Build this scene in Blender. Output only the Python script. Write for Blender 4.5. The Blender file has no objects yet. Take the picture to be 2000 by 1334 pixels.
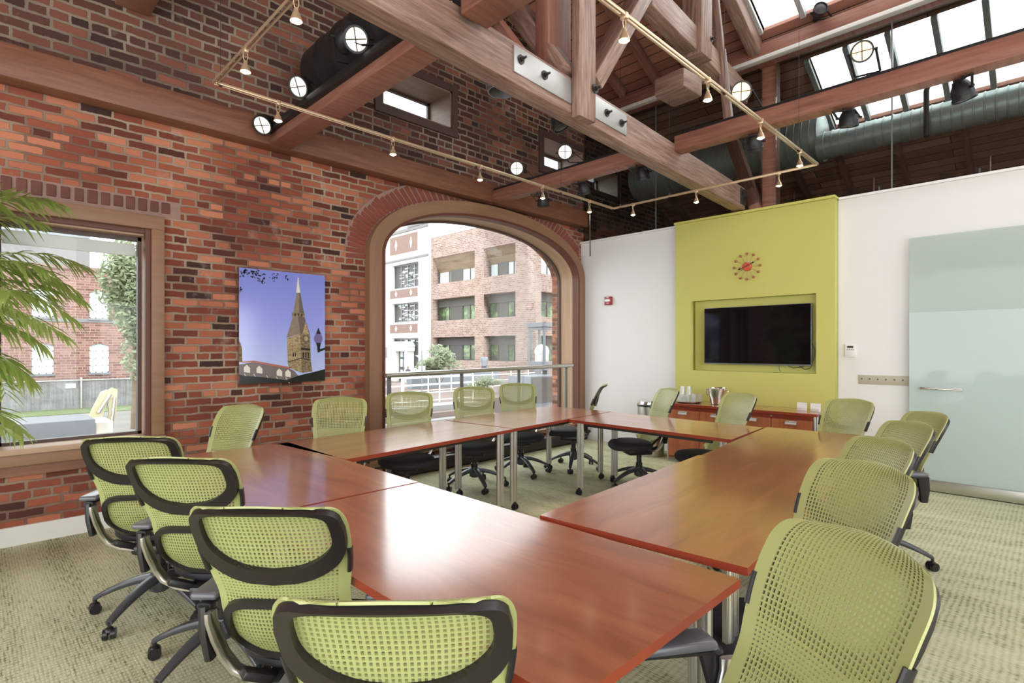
import bpy, bmesh, math, random
from mathutils import Vector, Matrix, Euler
from mathutils.noise import noise as pnoise

random.seed(7)
PI = math.pi
R = math.radians
scene = bpy.context.scene
COL = scene.collection

# ------------------------------------------------------------------ camera
cam_data = bpy.data.cameras.new('camera')
cam_data.sensor_width = 36.0
cam_data.lens = 1060.0 / 2000.0 * 36.0
cam_data.shift_y = 0.0065
cam_data.clip_start = 0.05
cam_data.clip_end = 400
cam = bpy.data.objects.new('camera', cam_data)
COL.objects.link(cam)
cam.location = (0, 0, 1.42)
cam.rotation_euler = (R(90), 0, R(-45))
scene.camera = cam

# ------------------------------------------------------------------ sky, exposure
world = bpy.data.worlds.new('overcast_sky')
scene.world = world
world.use_nodes = True
wn = world.node_tree
wn.nodes.clear()
wo = wn.nodes.new('ShaderNodeOutputWorld')
wb = wn.nodes.new('ShaderNodeBackground')
wb.inputs['Color'].default_value = (0.95, 0.975, 1.0, 1)
wb.inputs['Strength'].default_value = 2.6
wn.links.new(wb.outputs[0], wo.inputs[0])

scene.view_settings.view_transform = 'Standard'
scene.view_settings.look = 'None'
scene.view_settings.gamma = 1.0
scene.view_settings.use_curve_mapping = False
scene.view_settings.exposure = 0.86
scene.cycles.use_denoising = True
scene.cycles.max_bounces = 8
scene.cycles.diffuse_bounces = 5
scene.cycles.glossy_bounces = 4
scene.cycles.transparent_max_bounces = 16
scene.cycles.transmission_bounces = 6
scene.cycles.caustics_reflective = False
scene.cycles.caustics_refractive = False

# ------------------------------------------------------------------ materials
def srgb(r, g, b):
    f = lambda c: (c / 255 / 12.92) if c / 255 <= 0.04045 else ((c / 255 + 0.055) / 1.055) ** 2.4
    return (f(r), f(g), f(b), 1)

class NT:
    def __init__(self, name):
        self.m = bpy.data.materials.new(name)
        self.m.use_nodes = True
        self.t = self.m.node_tree
        self.t.nodes.clear()
        self.out = self.t.nodes.new('ShaderNodeOutputMaterial')
    def n(self, kind, **kw):
        nd = self.t.nodes.new('ShaderNode' + kind)
        for k, v in kw.items():
            if hasattr(nd, k): setattr(nd, k, v)
        return nd
    def l(self, a, b): self.t.links.new(a, b)
    def uv(self, scale=(1, 1, 1)):
        u = self.n('UVMap'); mp = self.n('Mapping')
        mp.inputs['Scale'].default_value = scale
        self.l(u.outputs[0], mp.inputs[0]); return mp.outputs[0]
    def ramp(self, fac, stops):
        r = self.n('ValToRGB'); e = r.color_ramp.elements
        while len(e) < len(stops): e.new(0.5)
        for el, (p, c) in zip(e, stops): el.position = p; el.color = c
        self.l(fac, r.inputs[0]); return r.outputs[0]
    def noise(self, vec, scale, detail=3, rough=0.5):
        x = self.n('TexNoise'); x.inputs['Scale'].default_value = scale
        x.inputs['Detail'].default_value = detail; x.inputs['Roughness'].default_value = rough
        if vec is not None: self.l(vec, x.inputs['Vector'])
        return x
    def mix(self, fac, a, b, mode='MIX'):
        x = self.n('MixRGB', blend_type=mode)
        for s, v in ((0, fac), (1, a), (2, b)):
            if hasattr(v, 'links'): self.l(v, x.inputs[s])
            else: x.inputs[s].default_value = v
        return x.outputs[0]
    def math(self, op, a, b=0.0):
        x = self.n('Math', operation=op)
        for s, v in ((0, a), (1, b)):
            if hasattr(v, 'links'): self.l(v, x.inputs[s])
            else: x.inputs[s].default_value = v
        return x.outputs[0]
    def bsdf(self, color=None, rough=0.6, metal=0.0, coat=0.0, bump=None, bstr=0.3, bdist=0.01, emit=None, estr=0.0, spec=0.5):
        p = self.n('BsdfPrincipled')
        if color is not None:
            if hasattr(color, 'links'): self.l(color, p.inputs['Base Color'])
            else: p.inputs['Base Color'].default_value = color
        if hasattr(rough, 'links'): self.l(rough, p.inputs['Roughness'])
        else: p.inputs['Roughness'].default_value = rough
        p.inputs['Metallic'].default_value = metal
        p.inputs['Coat Weight'].default_value = coat
        p.inputs['Coat Roughness'].default_value = 0.14
        p.inputs['Coat IOR'].default_value = 1.65
        p.inputs['Specular IOR Level'].default_value = spec
        if emit is not None:
            p.inputs['Emission Color'].default_value = emit
            p.inputs['Emission Strength'].default_value = estr
        if bump is not None:
            b = self.n('Bump'); b.inputs['Strength'].default_value = bstr; b.inputs['Distance'].default_value = bdist
            self.l(bump, b.inputs['Height']); self.l(b.outputs[0], p.inputs['Normal'])
        self.l(p.outputs[0], self.out.inputs[0])
        return p

def plain(name, col, rough=0.5, metal=0.0, coat=0.0, var=0.08, scale=9.0, spec=0.5):
    t = NT(name)
    tc = t.n('TexCoord')
    nz = t.noise(tc.outputs['Object'], scale, 3)
    a = tuple(max(0, c * (1 - var)) for c in col[:3]) + (1,)
    b = tuple(min(1, c * (1 + var)) for c in col[:3]) + (1,)
    t.bsdf(t.mix(nz.outputs[0], a, b), rough, metal, coat, spec=spec)
    return t.m

def brick(name, stops, mortar, mortar2, bw=0.205, rh=0.0665, ms=0.010, warp=0.012, stain=(0.75, 0.7, 0.68, 1), bump=0.6, white=0.0):
    t = NT(name)
    uv = t.uv()
    nz = t.noise(uv, 7.0, 3)
    off = t.n('VectorMath', operation='MULTIPLY_ADD')
    t.l(nz.outputs['Color'], off.inputs[0]); off.inputs[1].default_value = (warp, warp, 0); t.l(uv, off.inputs[2])
    nz2 = t.noise(uv, 45.0, 2)
    off2 = t.n('VectorMath', operation='MULTIPLY_ADD')
    t.l(nz2.outputs['Color'], off2.inputs[0]); off2.inputs[1].default_value = (warp * .5, warp * .5, 0); t.l(off.outputs[0], off2.inputs[2])
    b = t.n('TexBrick'); b.offset = 0.5; b.squash = 0.55; b.squash_frequency = 5
    b.inputs['Color1'].default_value = (0, 0, 0, 1); b.inputs['Color2'].default_value = (1, 1, 1, 1); b.inputs['Mortar'].default_value = (0.5, 0.5, 0.5, 1)
    b.inputs['Scale'].default_value = 1.0; b.inputs['Mortar Size'].default_value = ms; b.inputs['Mortar Smooth'].default_value = 0.25
    b.inputs['Brick Width'].default_value = bw; b.inputs['Row Height'].default_value = rh; b.inputs['Bias'].default_value = 0.0
    t.l(off2.outputs[0], b.inputs['Vector'])
    patch = t.noise(uv, 0.9, 2)
    val = t.math('ADD', b.outputs['Color'], t.math('MULTIPLY', t.math('SUBTRACT', patch.outputs[0], 0.5), 0.55))
    col = t.ramp(val, stops)
    fine = t.noise(uv, 60.0, 4, 0.7)
    col = t.mix(t.math('MULTIPLY', fine.outputs[0], 0.55), col, stain, 'MULTIPLY')
    mpatch = t.noise(uv, 1.3, 3)
    mcol = t.mix(t.ramp(mpatch.outputs[0], [(0.4, (0, 0, 0, 1)), (0.6, (1, 1, 1, 1))]), mortar, mortar2)
    c = t.mix(b.outputs['Fac'], col, mcol)
    if white > 0:
        eff = t.noise(uv, 2.2, 5, 0.7)
        c = t.mix(t.ramp(eff.outputs[0], [(0.60, (0, 0, 0, 1)), (0.78, (white, white, white, 1))]), c, (0.62, 0.5, 0.45, 1))
    h = t.math('SUBTRACT', t.math('MULTIPLY', fine.outputs[0], 0.35), b.outputs['Fac'])
    t.bsdf(c, 0.85, bump=h, bstr=bump, bdist=0.012, spec=0.25)
    return t.m

def wood(name, c1, c2, c3, rough=0.5, gs=(2.2, 26, 26), coat=0.0, bstr=0.12, knots=True, spec=0.5, wv=1.6):
    t = NT(name)
    uv = t.uv((gs[0], gs[1], 1))
    warpn = t.noise(t.uv((1.2, 4, 1)), 1.6, 2)
    add = t.n('VectorMath', operation='MULTIPLY_ADD')
    t.l(warpn.outputs['Color'], add.inputs[0]); add.inputs[1].default_value = (0.0, wv, 0); t.l(uv, add.inputs[2])
    g = t.noise(add.outputs[0], 1.0, 5, 0.65)
    big = t.noise(t.uv((0.7, 3.0, 1)), 1.0, 2)
    f = t.math('ADD', t.math('MULTIPLY', g.outputs[0], 0.7), t.math('MULTIPLY', big.outputs[0], 0.3))
    col = t.ramp(f, [(0.33, c3), (0.5, c1), (0.66, c2)])
    t.bsdf(col, rough, coat=coat, bump=g.outputs[0], bstr=bstr, bdist=0.006, spec=spec)
    return t.m

def glass(name, tint=(1, 1, 1, 1), refl=0.08, rough=0.0):
    t = NT(name)
    tr = t.n('BsdfTransparent'); tr.inputs[0].default_value = tint
    gl = t.n('BsdfGlossy'); gl.inputs['Roughness'].default_value = rough
    fr = t.n('Fresnel'); fr.inputs[0].default_value = 1.45
    mx = t.n('MixShader')
    t.l(t.math('MULTIPLY', fr.outputs[0], refl / 0.04 * 0.5), mx.inputs[0])
    t.l(tr.outputs[0], mx.inputs[1]); t.l(gl.outputs[0], mx.inputs[2]); t.l(mx.outputs[0], t.out.inputs[0])
    return t.m

def emitter(name, col, strength):
    t = NT(name)
    e = t.n('Emission'); e.inputs[0].default_value = col; e.inputs[1].default_value = strength
    t.l(e.outputs[0], t.out.inputs[0]); return t.m

def leafmat(name, c1, c2, trans=0.35):
    t = NT(name)
    tc = t.n('TexCoord'); nz = t.noise(tc.outputs['Object'], 3.0, 2)
    c = t.mix(nz.outputs[0], c1, c2)
    d = t.n('BsdfPrincipled'); t.l(c, d.inputs['Base Color']); d.inputs['Roughness'].default_value = 0.4
    tl = t.n('BsdfTranslucent'); t.l(c, tl.inputs[0])
    mx = t.n('MixShader'); mx.inputs[0].default_value = trans
    t.l(d.outputs[0], mx.inputs[1]); t.l(tl.outputs[0], mx.inputs[2]); t.l(mx.outputs[0], t.out.inputs[0])
    return t.m

M = {}
M['brick'] = brick('old_red_brick', [(0.0, (0.05, 0.026, 0.022, 1)), (0.10, (0.115, 0.036, 0.024, 1)), (0.32, (0.215, 0.058, 0.034, 1)), (0.64, (0.33, 0.098, 0.052, 1)), (1.0, (0.55, 0.215, 0.12, 1))],
                   (0.17, 0.095, 0.068, 1), (0.36, 0.28, 0.20, 1), warp=0.02, white=0.45)
M['brick_dark'] = brick('dark_brown_brick', [(0.0, (0.05, 0.03, 0.026, 1)), (0.3, (0.105, 0.048, 0.036, 1)), (0.65, (0.165, 0.068, 0.047, 1)), (1.0, (0.30, 0.115, 0.075, 1))],
                        (0.15, 0.11, 0.085, 1), (0.31, 0.25, 0.185, 1), bw=0.225, rh=0.078, ms=0.012, warp=0.022, white=0.3)
M['arch_brick'] = plain('arch_brick', (0.23, 0.062, 0.038, 1), 0.85, var=0.35, scale=6)
M['header_brick'] = plain('header_brick', (0.14, 0.055, 0.04, 1), 0.9, var=0.4, scale=9)
M['mortar'] = plain('pink_mortar', (0.30, 0.19, 0.155, 1), 0.9, var=0.25, scale=14)
M['timber'] = wood('weathered_timber', (0.26, 0.155, 0.115, 1), (0.42, 0.29, 0.235, 1), (0.105, 0.058, 0.042, 1), 0.5, (3.0, 42, 1), bstr=0.6)
M['timber_red'] = wood('reddish_timber', (0.27, 0.115, 0.078, 1), (0.36, 0.17, 0.12, 1), (0.17, 0.066, 0.045, 1), 0.5, (2.0, 26, 1), bstr=0.15)
M['ledger'] = wood('brown_ledger_timber', (0.19, 0.076, 0.04, 1), (0.25, 0.108, 0.06, 1), (0.125, 0.045, 0.023, 1), 0.5, (2.0, 26, 1), bstr=0.1)
M['trim'] = wood('brown_painted_trim', (0.27, 0.145, 0.08, 1), (0.31, 0.17, 0.095, 1), (0.23, 0.12, 0.065, 1), 0.5, (1.0, 14, 1), bstr=0.04)
M['trim_tan'] = wood('tan_jamb', (0.44, 0.29, 0.18, 1), (0.50, 0.34, 0.22, 1), (0.38, 0.24, 0.145, 1), 0.55, (1.0, 14, 1), bstr=0.04)
M['reveal'] = wood('grey_brown_reveal', (0.27, 0.19, 0.145, 1), (0.32, 0.23, 0.18, 1), (0.22, 0.15, 0.115, 1), 0.5, (1.0, 14, 1))
M['trim_dark'] = plain('dark_brown_trim', (0.085, 0.05, 0.04, 1), 0.5)
M['trim_red'] = plain('red_brown_edge', (0.12, 0.035, 0.018, 1), 0.5)
M['plank'] = None
t = NT('roof_planks')
b = t.n('TexBrick'); b.offset = 0.37
b.inputs['Color1'].default_value = (0, 0, 0, 1); b.inputs['Color2'].default_value = (1, 1, 1, 1)
b.inputs['Scale'].default_value = 1.0; b.inputs['Mortar Size'].default_value = 0.006; b.inputs['Mortar Smooth'].default_value = 0.1
b.inputs['Brick Width'].default_value = 2.6; b.inputs['Row Height'].default_value = 0.14
t.l(t.uv(), b.inputs['Vector'])
gn = t.noise(t.uv((1.5, 20, 1)), 1.0, 4)
pc = t.ramp(t.math('ADD', t.math('MULTIPLY', b.outputs['Color'], 0.5), t.math('MULTIPLY', gn.outputs[0], 0.5)), [(0.2, (0.24, 0.095, 0.062, 1)), (0.5, (0.37, 0.165, 0.115, 1)), (0.8, (0.48, 0.245, 0.18, 1))])
t.bsdf(t.mix(b.outputs['Fac'], pc, (0.02, 0.008, 0.006, 1)), 0.7, bump=t.math('SUBTRACT', 1.0, b.outputs['Fac']), bstr=0.5, bdist=0.01)
M['plank'] = t.m
M['rafter'] = wood('dark_rafter', (0.22, 0.10, 0.068, 1), (0.28, 0.14, 0.10, 1), (0.13, 0.055, 0.038, 1), 0.6, (2, 22, 1))
M['cherry'] = wood('cherry_laminate', (0.34, 0.115, 0.05, 1), (0.43, 0.165, 0.075, 1), (0.23, 0.065, 0.027, 1), 0.30, (1.1, 11, 1), coat=1.0, bstr=0.01, wv=2.6)
M['cherry_edge'] = plain('red_table_edge', (0.24, 0.035, 0.015, 1), 0.3, var=0.1)
M['cherry_cab'] = wood('cherry_cabinet', (0.33, 0.10, 0.038, 1), (0.40, 0.13, 0.05, 1), (0.24, 0.06, 0.022, 1), 0.35, (14, 1.2, 1), coat=0.1, bstr=0.01)
M['white'] = plain('white_paint', (0.80, 0.79, 0.77, 1), 0.55, var=0.015, scale=2)
M['offwhite'] = plain('off_white_baseboard', (0.70, 0.68, 0.63, 1), 0.45, var=0.02)
M['lime'] = plain('lime_green_paint', (0.55, 0.53, 0.135, 1), 0.5, var=0.02, scale=2)
M['mesh'] = plain('lime_mesh', (0.325, 0.345, 0.132, 1), 0.38, var=0.05)
M['black'] = plain('black_plastic', (0.012, 0.011, 0.012, 1), 0.35, var=0.1)
M['frame'] = plain('dark_brown_plastic', (0.012, 0.008, 0.008, 1), 0.4, var=0.1)
M['basegrey'] = plain('dark_grey_base', (0.045, 0.045, 0.05, 1), 0.35, var=0.08)
M['seat'] = plain('black_upholstery', (0.022, 0.02, 0.024, 1), 0.75, var=0.2, scale=60)
M['pad'] = plain('grey_arm_pad', (0.10, 0.10, 0.11, 1), 0.28, var=0.05)
M['chrome'] = plain('polished_steel', (0.75, 0.73, 0.70, 1), 0.16, 1.0, var=0.03)
M['alu'] = plain('pale_aluminium', (0.66, 0.64, 0.61, 1), 0.35, 0.3)
M['steel'] = plain('brushed_steel', (0.62, 0.60, 0.56, 1), 0.32, 1.0, var=0.05)
M['plate'] = plain('steel_plate', (0.46, 0.45, 0.43, 1), 0.42, 0.6, var=0.06)
M['iron'] = plain('dark_iron', (0.05, 0.045, 0.042, 1), 0.45, 0.6)
M['grey'] = plain('grey_metal', (0.22, 0.23, 0.24, 1), 0.4, 0.5)
M['skyframe'] = plain('skylight_frame', (0.38, 0.37, 0.36, 1), 0.5)
M['duct'] = plain('galvanised_duct', (0.44, 0.47, 0.45, 1), 0.38, 0.5)
M['blackmetal'] = plain('black_metal', (0.02, 0.02, 0.02, 1), 0.45, 0.3)
M['brass'] = plain('satin_brass', (0.62, 0.47, 0.30, 1), 0.32, 0.7, var=0.04)
M['lens'] = emitter('warm_bulb', (1.0, 0.83, 0.55, 1), 14.0)
M['par'] = emitter('par_lens', (1.0, 0.93, 0.76, 1), 1.0)
M['parhot'] = emitter('par_lens_bright', (1.0, 0.70, 0.36, 1), 1.5)
M['glass'] = glass('window_glass', (0.97, 0.99, 0.98, 1), 0.03)
M['glass_part'] = glass('partition_glass', (0.80, 0.84, 0.83, 1), 0.07)
t = NT('clear_tumbler')
tr = t.n('BsdfTransparent'); gl = t.n('BsdfGlossy'); gl.inputs['Roughness'].default_value = 0.02; tl = t.n('BsdfTranslucent'); tl.inputs[0].default_value = (0.95, 0.96, 0.95, 1)
df = t.n('BsdfDiffuse'); df.inputs[0].default_value = (0.9, 0.91, 0.9, 1)
m1 = t.n('MixShader'); m1.inputs[0].default_value = 0.12; m2 = t.n('MixShader'); m2.inputs[0].default_value = 0.5; m3 = t.n('MixShader'); m3.inputs[0].default_value = 0.22
t.l(tl.outputs[0], m2.inputs[1]); t.l(df.outputs[0], m2.inputs[2])
t.l(tr.outputs[0], m1.inputs[1]); t.l(gl.outputs[0], m1.inputs[2])
t.l(m1.outputs[0], m3.inputs[1]); t.l(m2.outputs[0], m3.inputs[2]); t.l(m3.outputs[0], t.out.inputs[0])
M['tumbler'] = t.m
M['acrylic'] = plain('white_card', (0.82, 0.80, 0.78, 1), 0.35, var=0.02)
M['red'] = plain('red_plastic', (0.34, 0.02, 0.025, 1), 0.4)
M['clockred'] = plain('orange_red_enamel', (0.55, 0.10, 0.05, 1), 0.35)
M['clockball'] = plain('brown_wood_ball', (0.36, 0.12, 0.05, 1), 0.35)
M['beige'] = plain('beige_plate', (0.48, 0.44, 0.33, 1), 0.4, var=0.03)
M['screen'] = plain('black_screen', (0.004, 0.004, 0.005, 1), 0.05, var=0.0, spec=0.35)
M['bulbglass'] = glass('bulb_glass', (1, 0.96, 0.9, 1), 0.1)

t = NT('frosted_glass')
p = t.n('BsdfPrincipled'); p.inputs['Base Color'].default_value = (0.60, 0.71, 0.67, 1); p.inputs['Roughness'].default_value = 0.5
p.inputs['Coat Weight'].default_value = 0.6; p.inputs['Coat Roughness'].default_value = 0.03
tr = t.n('BsdfTransparent'); tr.inputs[0].default_value = (0.86, 0.95, 0.92, 1)
mx = t.n('MixShader'); mx.inputs[0].default_value = 0.72
t.l(tr.outputs[0], mx.inputs[1]); t.l(p.outputs[0], mx.inputs[2]); t.l(mx.outputs[0], t.out.inputs[0])
M['frost'] = t.m
t = NT('clear_door_glass')
p = t.n('BsdfPrincipled'); p.inputs['Base Color'].default_value = (0.60, 0.68, 0.63, 1); p.inputs['Roughness'].default_value = 0.35
p.inputs['Coat Weight'].default_value = 0.6; p.inputs['Coat Roughness'].default_value = 0.02
tr = t.n('BsdfTransparent'); tr.inputs[0].default_value = (0.88, 0.94, 0.91, 1)
mx = t.n('MixShader'); mx.inputs[0].default_value = 0.45
t.l(tr.outputs[0], mx.inputs[1]); t.l(p.outputs[0], mx.inputs[2]); t.l(mx.outputs[0], t.out.inputs[0])
M['doorclear'] = t.m

# carpet: beige-green loop pile with thin darker dashes in rows
t = NT('green_beige_carpet')
uv = t.uv()
dash = t.noise(t.uv((90, 14, 1)), 1.0, 2, 0.6)
rows = t.n('TexWave'); rows.wave_type = 'BANDS'; rows.bands_direction = 'X'
rows.inputs['Scale'].default_value = 22.0; rows.inputs['Distortion'].default_value = 1.2; rows.inputs['Detail'].default_value = 1.0
t.l(uv, rows.inputs['Vector'])
cols = t.n('TexWave'); cols.wave_type = 'BANDS'; cols.bands_direction = 'Y'
cols.inputs['Scale'].default_value = 11.0; cols.inputs['Distortion'].default_value = 3.0
t.l(uv, cols.inputs['Vector'])
band = t.noise(t.uv((5.5, 0.7, 1)), 1.0, 2)
v = t.math('ADD', t.math('MULTIPLY', dash.outputs[0], 0.55), t.math('MULTIPLY', t.math('MULTIPLY', rows.outputs[1], cols.outputs[1]), 0.30))
v = t.math('ADD', v, t.math('MULTIPLY', band.outputs[0], 0.38))
cc = t.ramp(v, [(0.34, (0.17, 0.17, 0.09, 1)), (0.46, (0.43, 0.43, 0.27, 1)), (0.62, (0.56, 0.56, 0.38, 1)), (0.82, (0.64, 0.64, 0.47, 1))])
t.bsdf(cc, 0.95, bump=v, bstr=0.3, bdist=0.004, spec=0.1)
M['carpet'] = t.m

# outdoor materials
M['fac_brick'] = brick('office_brick', [(0, (0.26, 0.165, 0.135, 1)), (0.5, (0.34, 0.23, 0.195, 1)), (1, (0.42, 0.30, 0.26, 1))], (0.44, 0.38, 0.345, 1), (0.40, 0.34, 0.31, 1), 0.42, 0.16, 0.022, warp=0.0, bump=0.0)
M['far_brick'] = brick('far_red_brick', [(0, (0.17, 0.085, 0.07, 1)), (0.5, (0.25, 0.13, 0.105, 1)), (1, (0.33, 0.19, 0.155, 1))], (0.36, 0.27, 0.235, 1), (0.32, 0.24, 0.21, 1), 0.5, 0.17, 0.02, warp=0.01, bump=0.0)
M['stone'] = plain('pale_limestone', (0.84, 0.82, 0.78, 1), 0.8, var=0.04, scale=0.6)
M['fac_panel'] = plain('brown_brick_panel', (0.24, 0.155, 0.13, 1), 0.8, var=0.12, scale=2)
t = NT('office_glass')
tc = t.n('TexCoord'); nz = t.noise(tc.outputs['Object'], 1.1, 5, 0.7)
gc = t.ramp(nz.outputs[0], [(0.42, (0.05, 0.06, 0.05, 1)), (0.52, (0.10, 0.16, 0.07, 1)), (0.62, (0.24, 0.34, 0.16, 1))])  # mottled green reflections put into the glass colour
t.bsdf(gc, 0.12); M['fac_glass'] = t.m
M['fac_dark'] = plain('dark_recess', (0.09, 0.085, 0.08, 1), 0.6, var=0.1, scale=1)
M['soffit'] = wood('timber_soffit', (0.27, 0.20, 0.14, 1), (0.34, 0.26, 0.185, 1), (0.17, 0.12, 0.08, 1), 0.7, (0.4, 3.0, 1))
M['sash_white'] = plain('white_sash', (0.85, 0.86, 0.86, 1), 0.5, var=0.02)
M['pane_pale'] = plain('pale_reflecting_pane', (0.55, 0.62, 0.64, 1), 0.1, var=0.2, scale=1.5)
M['fence'] = wood('grey_fence_boards', (0.22, 0.22, 0.22, 1), (0.30, 0.30, 0.30, 1), (0.13, 0.13, 0.13, 1), 0.8, (7, 0.6, 1))
M['ground'] = plain('pale_gravel', (0.17, 0.16, 0.145, 1), 0.95, var=0.25, scale=0.8)
M['lawn'] = plain('grass_strip', (0.12, 0.15, 0.065, 1), 0.95, var=0.35, scale=2)
M['paving'] = plain('brick_paving', (0.16, 0.12, 0.105, 1), 0.9, var=0.2, scale=1.2)
M['concrete'] = plain('pale_concrete', (0.22, 0.215, 0.21, 1), 0.85, var=0.06)
M['leaf_out'] = leafmat('summer_leaves', (0.20, 0.24, 0.13, 1), (0.36, 0.40, 0.26, 1))
M['leaf_pale'] = leafmat('pale_leaves', (0.20, 0.24, 0.14, 1), (0.34, 0.38, 0.25, 1))
M['palm'] = leafmat('palm_leaf', (0.24, 0.36, 0.06, 1), (0.50, 0.60, 0.20, 1), 0.5)
M['stem'] = plain('palm_stem', (0.30, 0.34, 0.10, 1), 0.6)
M['bark'] = plain('bark', (0.18, 0.13, 0.09, 1), 0.9)
M['terracotta'] = plain('dark_planter', (0.06, 0.05, 0.05, 1), 0.5)
M['digger'] = plain('faded_yellow_paint', (0.50, 0.44, 0.28, 1), 0.5, var=0.15, scale=3)
M['lumber'] = wood('stacked_boards', (0.36, 0.31, 0.24, 1), (0.5, 0.45, 0.36, 1), (0.2, 0.16, 0.12, 1), 0.8, (1, 12, 1))
M['skip'] = plain('grey_tarpaulin', (0.13, 0.135, 0.15, 1), 0.6, var=0.15, scale=2)
M['utility'] = plain('blue_grey_metal', (0.20, 0.22, 0.25, 1), 0.5, var=0.05)
M['lampwhite'] = plain('white_globe', (0.80, 0.80, 0.78, 1), 0.3, var=0.02)
M['signback'] = plain('sign_back', (0.50, 0.51, 0.50, 1), 0.4, 0.4)
M['cloth_grey'] = plain('grey_clothes', (0.10, 0.105, 0.12, 1), 0.9)
M['cloth_pale'] = plain('pale_clothes', (0.24, 0.26, 0.30, 1), 0.9)
M['skin'] = plain('skin', (0.22, 0.135, 0.10, 1), 0.6)
# picture inks
M['print_sky'] = None
t = NT('print_sky_blue')
u = t.n('UVMap'); sp = t.n('SeparateXYZ'); t.l(u.outputs[0], sp.inputs[0])
t.bsdf(t.ramp(t.math('SUBTRACT', sp.outputs[1], 1.1), [(0.1, (0.45, 0.55, 0.84, 1)), (0.55, (0.29, 0.34, 0.76, 1)), (1.0, (0.20, 0.25, 0.66, 1))]), 0.12, coat=0.5)
M['print_sky'] = t.m
M['ink_stone'] = brick('print_stone', [(0, (0.22, 0.16, 0.08, 1)), (0.5, (0.42, 0.32, 0.17, 1)), (1, (0.58, 0.46, 0.28, 1))], (0.2, 0.15, 0.08, 1), (0.25, 0.18, 0.1, 1), 0.02, 0.009, 0.0012, warp=0.003, bump=0)
M['ink_stone_dark'] = brick('print_stone_shaded', [(0, (0.12, 0.09, 0.05, 1)), (0.5, (0.26, 0.19, 0.10, 1)), (1, (0.38, 0.29, 0.17, 1))], (0.1, 0.08, 0.05, 1), (0.12, 0.09, 0.05, 1), 0.02, 0.009, 0.0012, warp=0.003, bump=0)
M['ink_slate'] = plain('print_slate', (0.13, 0.105, 0.085, 1), 0.2, var=0.25, scale=40)
M['ink_slate2'] = plain('print_slate_light', (0.24, 0.19, 0.14, 1), 0.2, var=0.25, scale=40)
M['ink_roof'] = plain('print_roof', (0.17, 0.14, 0.13, 1), 0.2, var=0.2, scale=30)
M['ink_red'] = plain('print_red_ridge', (0.42, 0.13, 0.11, 1), 0.2)
M['ink_black'] = plain('print_black', (0.012, 0.015, 0.012, 1), 0.2)
M['ink_white'] = plain('print_white', (0.72, 0.68, 0.58, 1), 0.2)
M['ink_lamp'] = plain('print_lamp_glass', (0.16, 0.13, 0.30, 1), 0.2)

# ------------------------------------------------------------------ mesh helpers
def frame_from(x, up=Vector((0, 0, 1))):
    x = x.normalized()
    if abs(x.dot(up)) > 0.999: up = Vector((0, 1, 0))
    y = up.cross(x).normalized(); z = x.cross(y).normalized()
    return Matrix((x, y, z)).transposed().to_4x4()

def uvlayer(b):
    return b.loops.layers.uv.get('UVMap') or b.loops.layers.uv.new('UVMap')

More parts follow.
